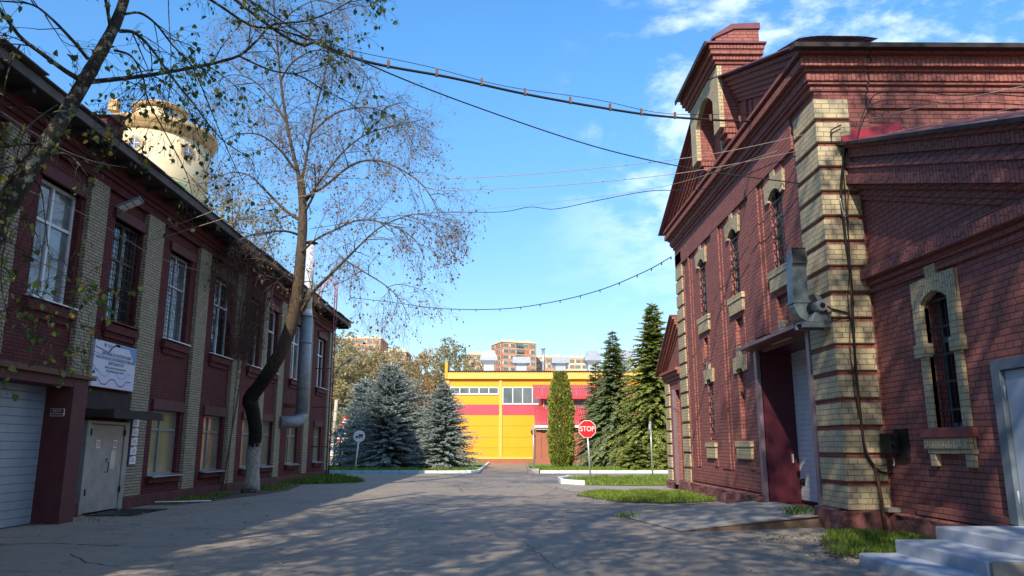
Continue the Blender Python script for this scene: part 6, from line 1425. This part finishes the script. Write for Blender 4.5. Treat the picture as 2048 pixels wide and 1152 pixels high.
broad('autumn_tree', at(893, 104), 104, 16.0, 4.6, 44, ['leaf_o', 'leaf_g', 'leaf_olive2'], (6, 2, 3), 'tall olive green tree behind the left end of the yellow hall', gt_, leafn=5.5, ls=.28, tw=.85, n1=12)
broad('autumn_tree', at(950, 118), 118, 14.8, 4.6, 45, ['leaf_o', 'leaf_g', 'leaf_olive2'], (6, 2, 3), 'olive green tree crown showing above the yellow hall roof corner', gt_, leafn=5, ls=.30, tw=.8, n1=11)
broad('autumn_tree', at(655, 96), 96, 15.5, 5.2, 46, OL, (5, 4, 2), 'olive tree mostly hidden behind the corner of the left building', gt_, leafn=6, ls=.30, tw=.85)
broad('autumn_tree', at(705, 112), 112, 15.5, 5.2, 47, OL, (5, 4, 2), 'tallest olive tree standing furthest back by the red apartment block', gt_, leafn=6, ls=.33, tw=.8)
broad('autumn_tree', at(800, 120), 120, 15.0, 5.0, 48, OL, (5, 5, 1), 'olive tree furthest back behind the orange leaved one', gt_, leafn=6, ls=.33, tw=.8)
broad('green_bush', at(668, 72), 72, 5.2, 2.6, 49, ['leaf_gs', 'leaf_g', 'leaf_o'], (6, 4, 3), 'dark green bushy tree low beside the concrete pole', None, leafn=11, ls=.20, tw=1.4, trunk_frac=.08)
broad('green_bush', at(705, 76), 76, 5.4, 3.0, 50, ['leaf_gs', 'leaf_g', 'leaf_o'], (5, 4, 3), 'green bushy tree low behind the crossing sign post', None, leafn=11, ls=.20, tw=1.4, trunk_frac=.08)
for k_, (px_, Y_, h_, lab_) in enumerate(((662, 90, 9.5, 'low dense olive tree by the corner of the left building'), (715, 96, 10.0, 'low dense olive tree behind the park lamps'), (768, 98, 10.5, 'low dense olive tree behind the largest blue spruce'), (812, 102, 10.0, 'low dense golden tree between the blue spruces'), (862, 100, 10.5, 'low dense olive tree left of the yellow hall corner'))):
    broad('autumn_tree', at(px_, Y_), Y_, h_, 4.6, 70 + k_, OL, (4, 4, 3 if k_ != 3 else 9), lab_, gt_, leafn=9, ls=.34, tw=.95, trunk_frac=.08, n1=12)
broad('yellowing_tree', P(432, 900, 42).x, 42, 17.2, 3.6, 51, ['leaf_y', 'leaf_o', 'leaf_g'], (3, 6, 2), 'yellow green tree crown rising behind the roof of the left building', None, leafn=4, ls=.16, tw=.9, barkm='bark')

# ---- trees behind the viewpoint: they throw the dappled shade on street and facade
gsd = 'street trees behind the viewpoint'
def shade(x, y, h, w, seed, lab, leafn=3.0):
    return broad('street_tree', x, y, h, w, seed, ['leaf_g', 'leaf_y', 'leaf_d'], (5, 1, 3), lab, gsd, leafn=leafn, ls=.20, stem=.26, barkm='bark', n1=13, up=.35, trunk_frac=.32, tw=.8)
shade(2.6, -2.2, 23, 5.6, 62, 'tallest street tree behind the viewpoint, in the middle', 1.6)
shade(-4.8, -3.2, 21, 5.4, 61, 'street tree behind the viewpoint, nearest the left building', 1.8)
shade(6.6, -3.2, 13.5, 4.6, 63, 'short dense street tree behind the viewpoint on the right', 3.0)
shade(-1.2, -10, 17, 5.6, 64, 'street tree furthest behind the viewpoint', 1.7)
shade(-8.0, -2.5, 16.5, 5.4, 65, 'low wide street tree behind the viewpoint by the left wall', 2.3)
shade(-8.6, 3.2, 17.0, 4.4, 67, 'street tree outside the left edge of the picture by the wall', 1.9)
# cracks and small hollows in the asphalt
def crackline(pts, w, z=.006):
    mb = MB(); r = random.Random(int(pts[0][0] * 31)); o = []
    for (a, b) in zip(pts[:-1], pts[1:]):
        a, b = Vector(a), Vector(b); n = max(2, int((b - a).length / .12))
        for k in range(n): o.append(a.lerp(b, k / n) + Vector((r.gauss(0, .02), r.gauss(0, .02))))
    for i in range(len(o) - 1):
        t_ = (o[i + 1] - o[i]).normalized(); nn = Vector((-t_.y, t_.x)) * w * .6 * r.uniform(.2, 1.3); n2 = Vector((-t_.y, t_.x)) * w * .6 * r.uniform(.2, 1.3)
        mb.face([(*(o[i] - nn), z), (*(o[i + 1] - n2), z), (*(o[i + 1] + n2), z), (*(o[i] + nn), z)])
    return struct('asphalt_crack', mb, 'rubber')
crackline([(2.75, 18.35), (2.95, 17.0), (3.3, 15.6), (3.45, 14.9), (4.3, 14.3)], .022); crackline([(-1.8, 26), (-.2, 25.6), (1.2, 25.9), (2.6, 26.1)], .02)
crackline([(-9.3, 13.2), (-7.6, 13.5), (-6.2, 13.1)], .03); crackline([(-6.6, 12.2), (-5.9, 11.3), (-5.2, 10.9)], .016); crackline([(-2.4, 22.3), (-1.6, 22.0), (-.9, 22.4)], .05); crackline([(.35, 13.6), (.5, 12.2), (.75, 10.5)], .012)
crackline([(-4.5, 40), (-2, 33), (-1.5, 28)], .018); crackline([(1.5, 34), (2.0, 30), (1.2, 26)], .018)
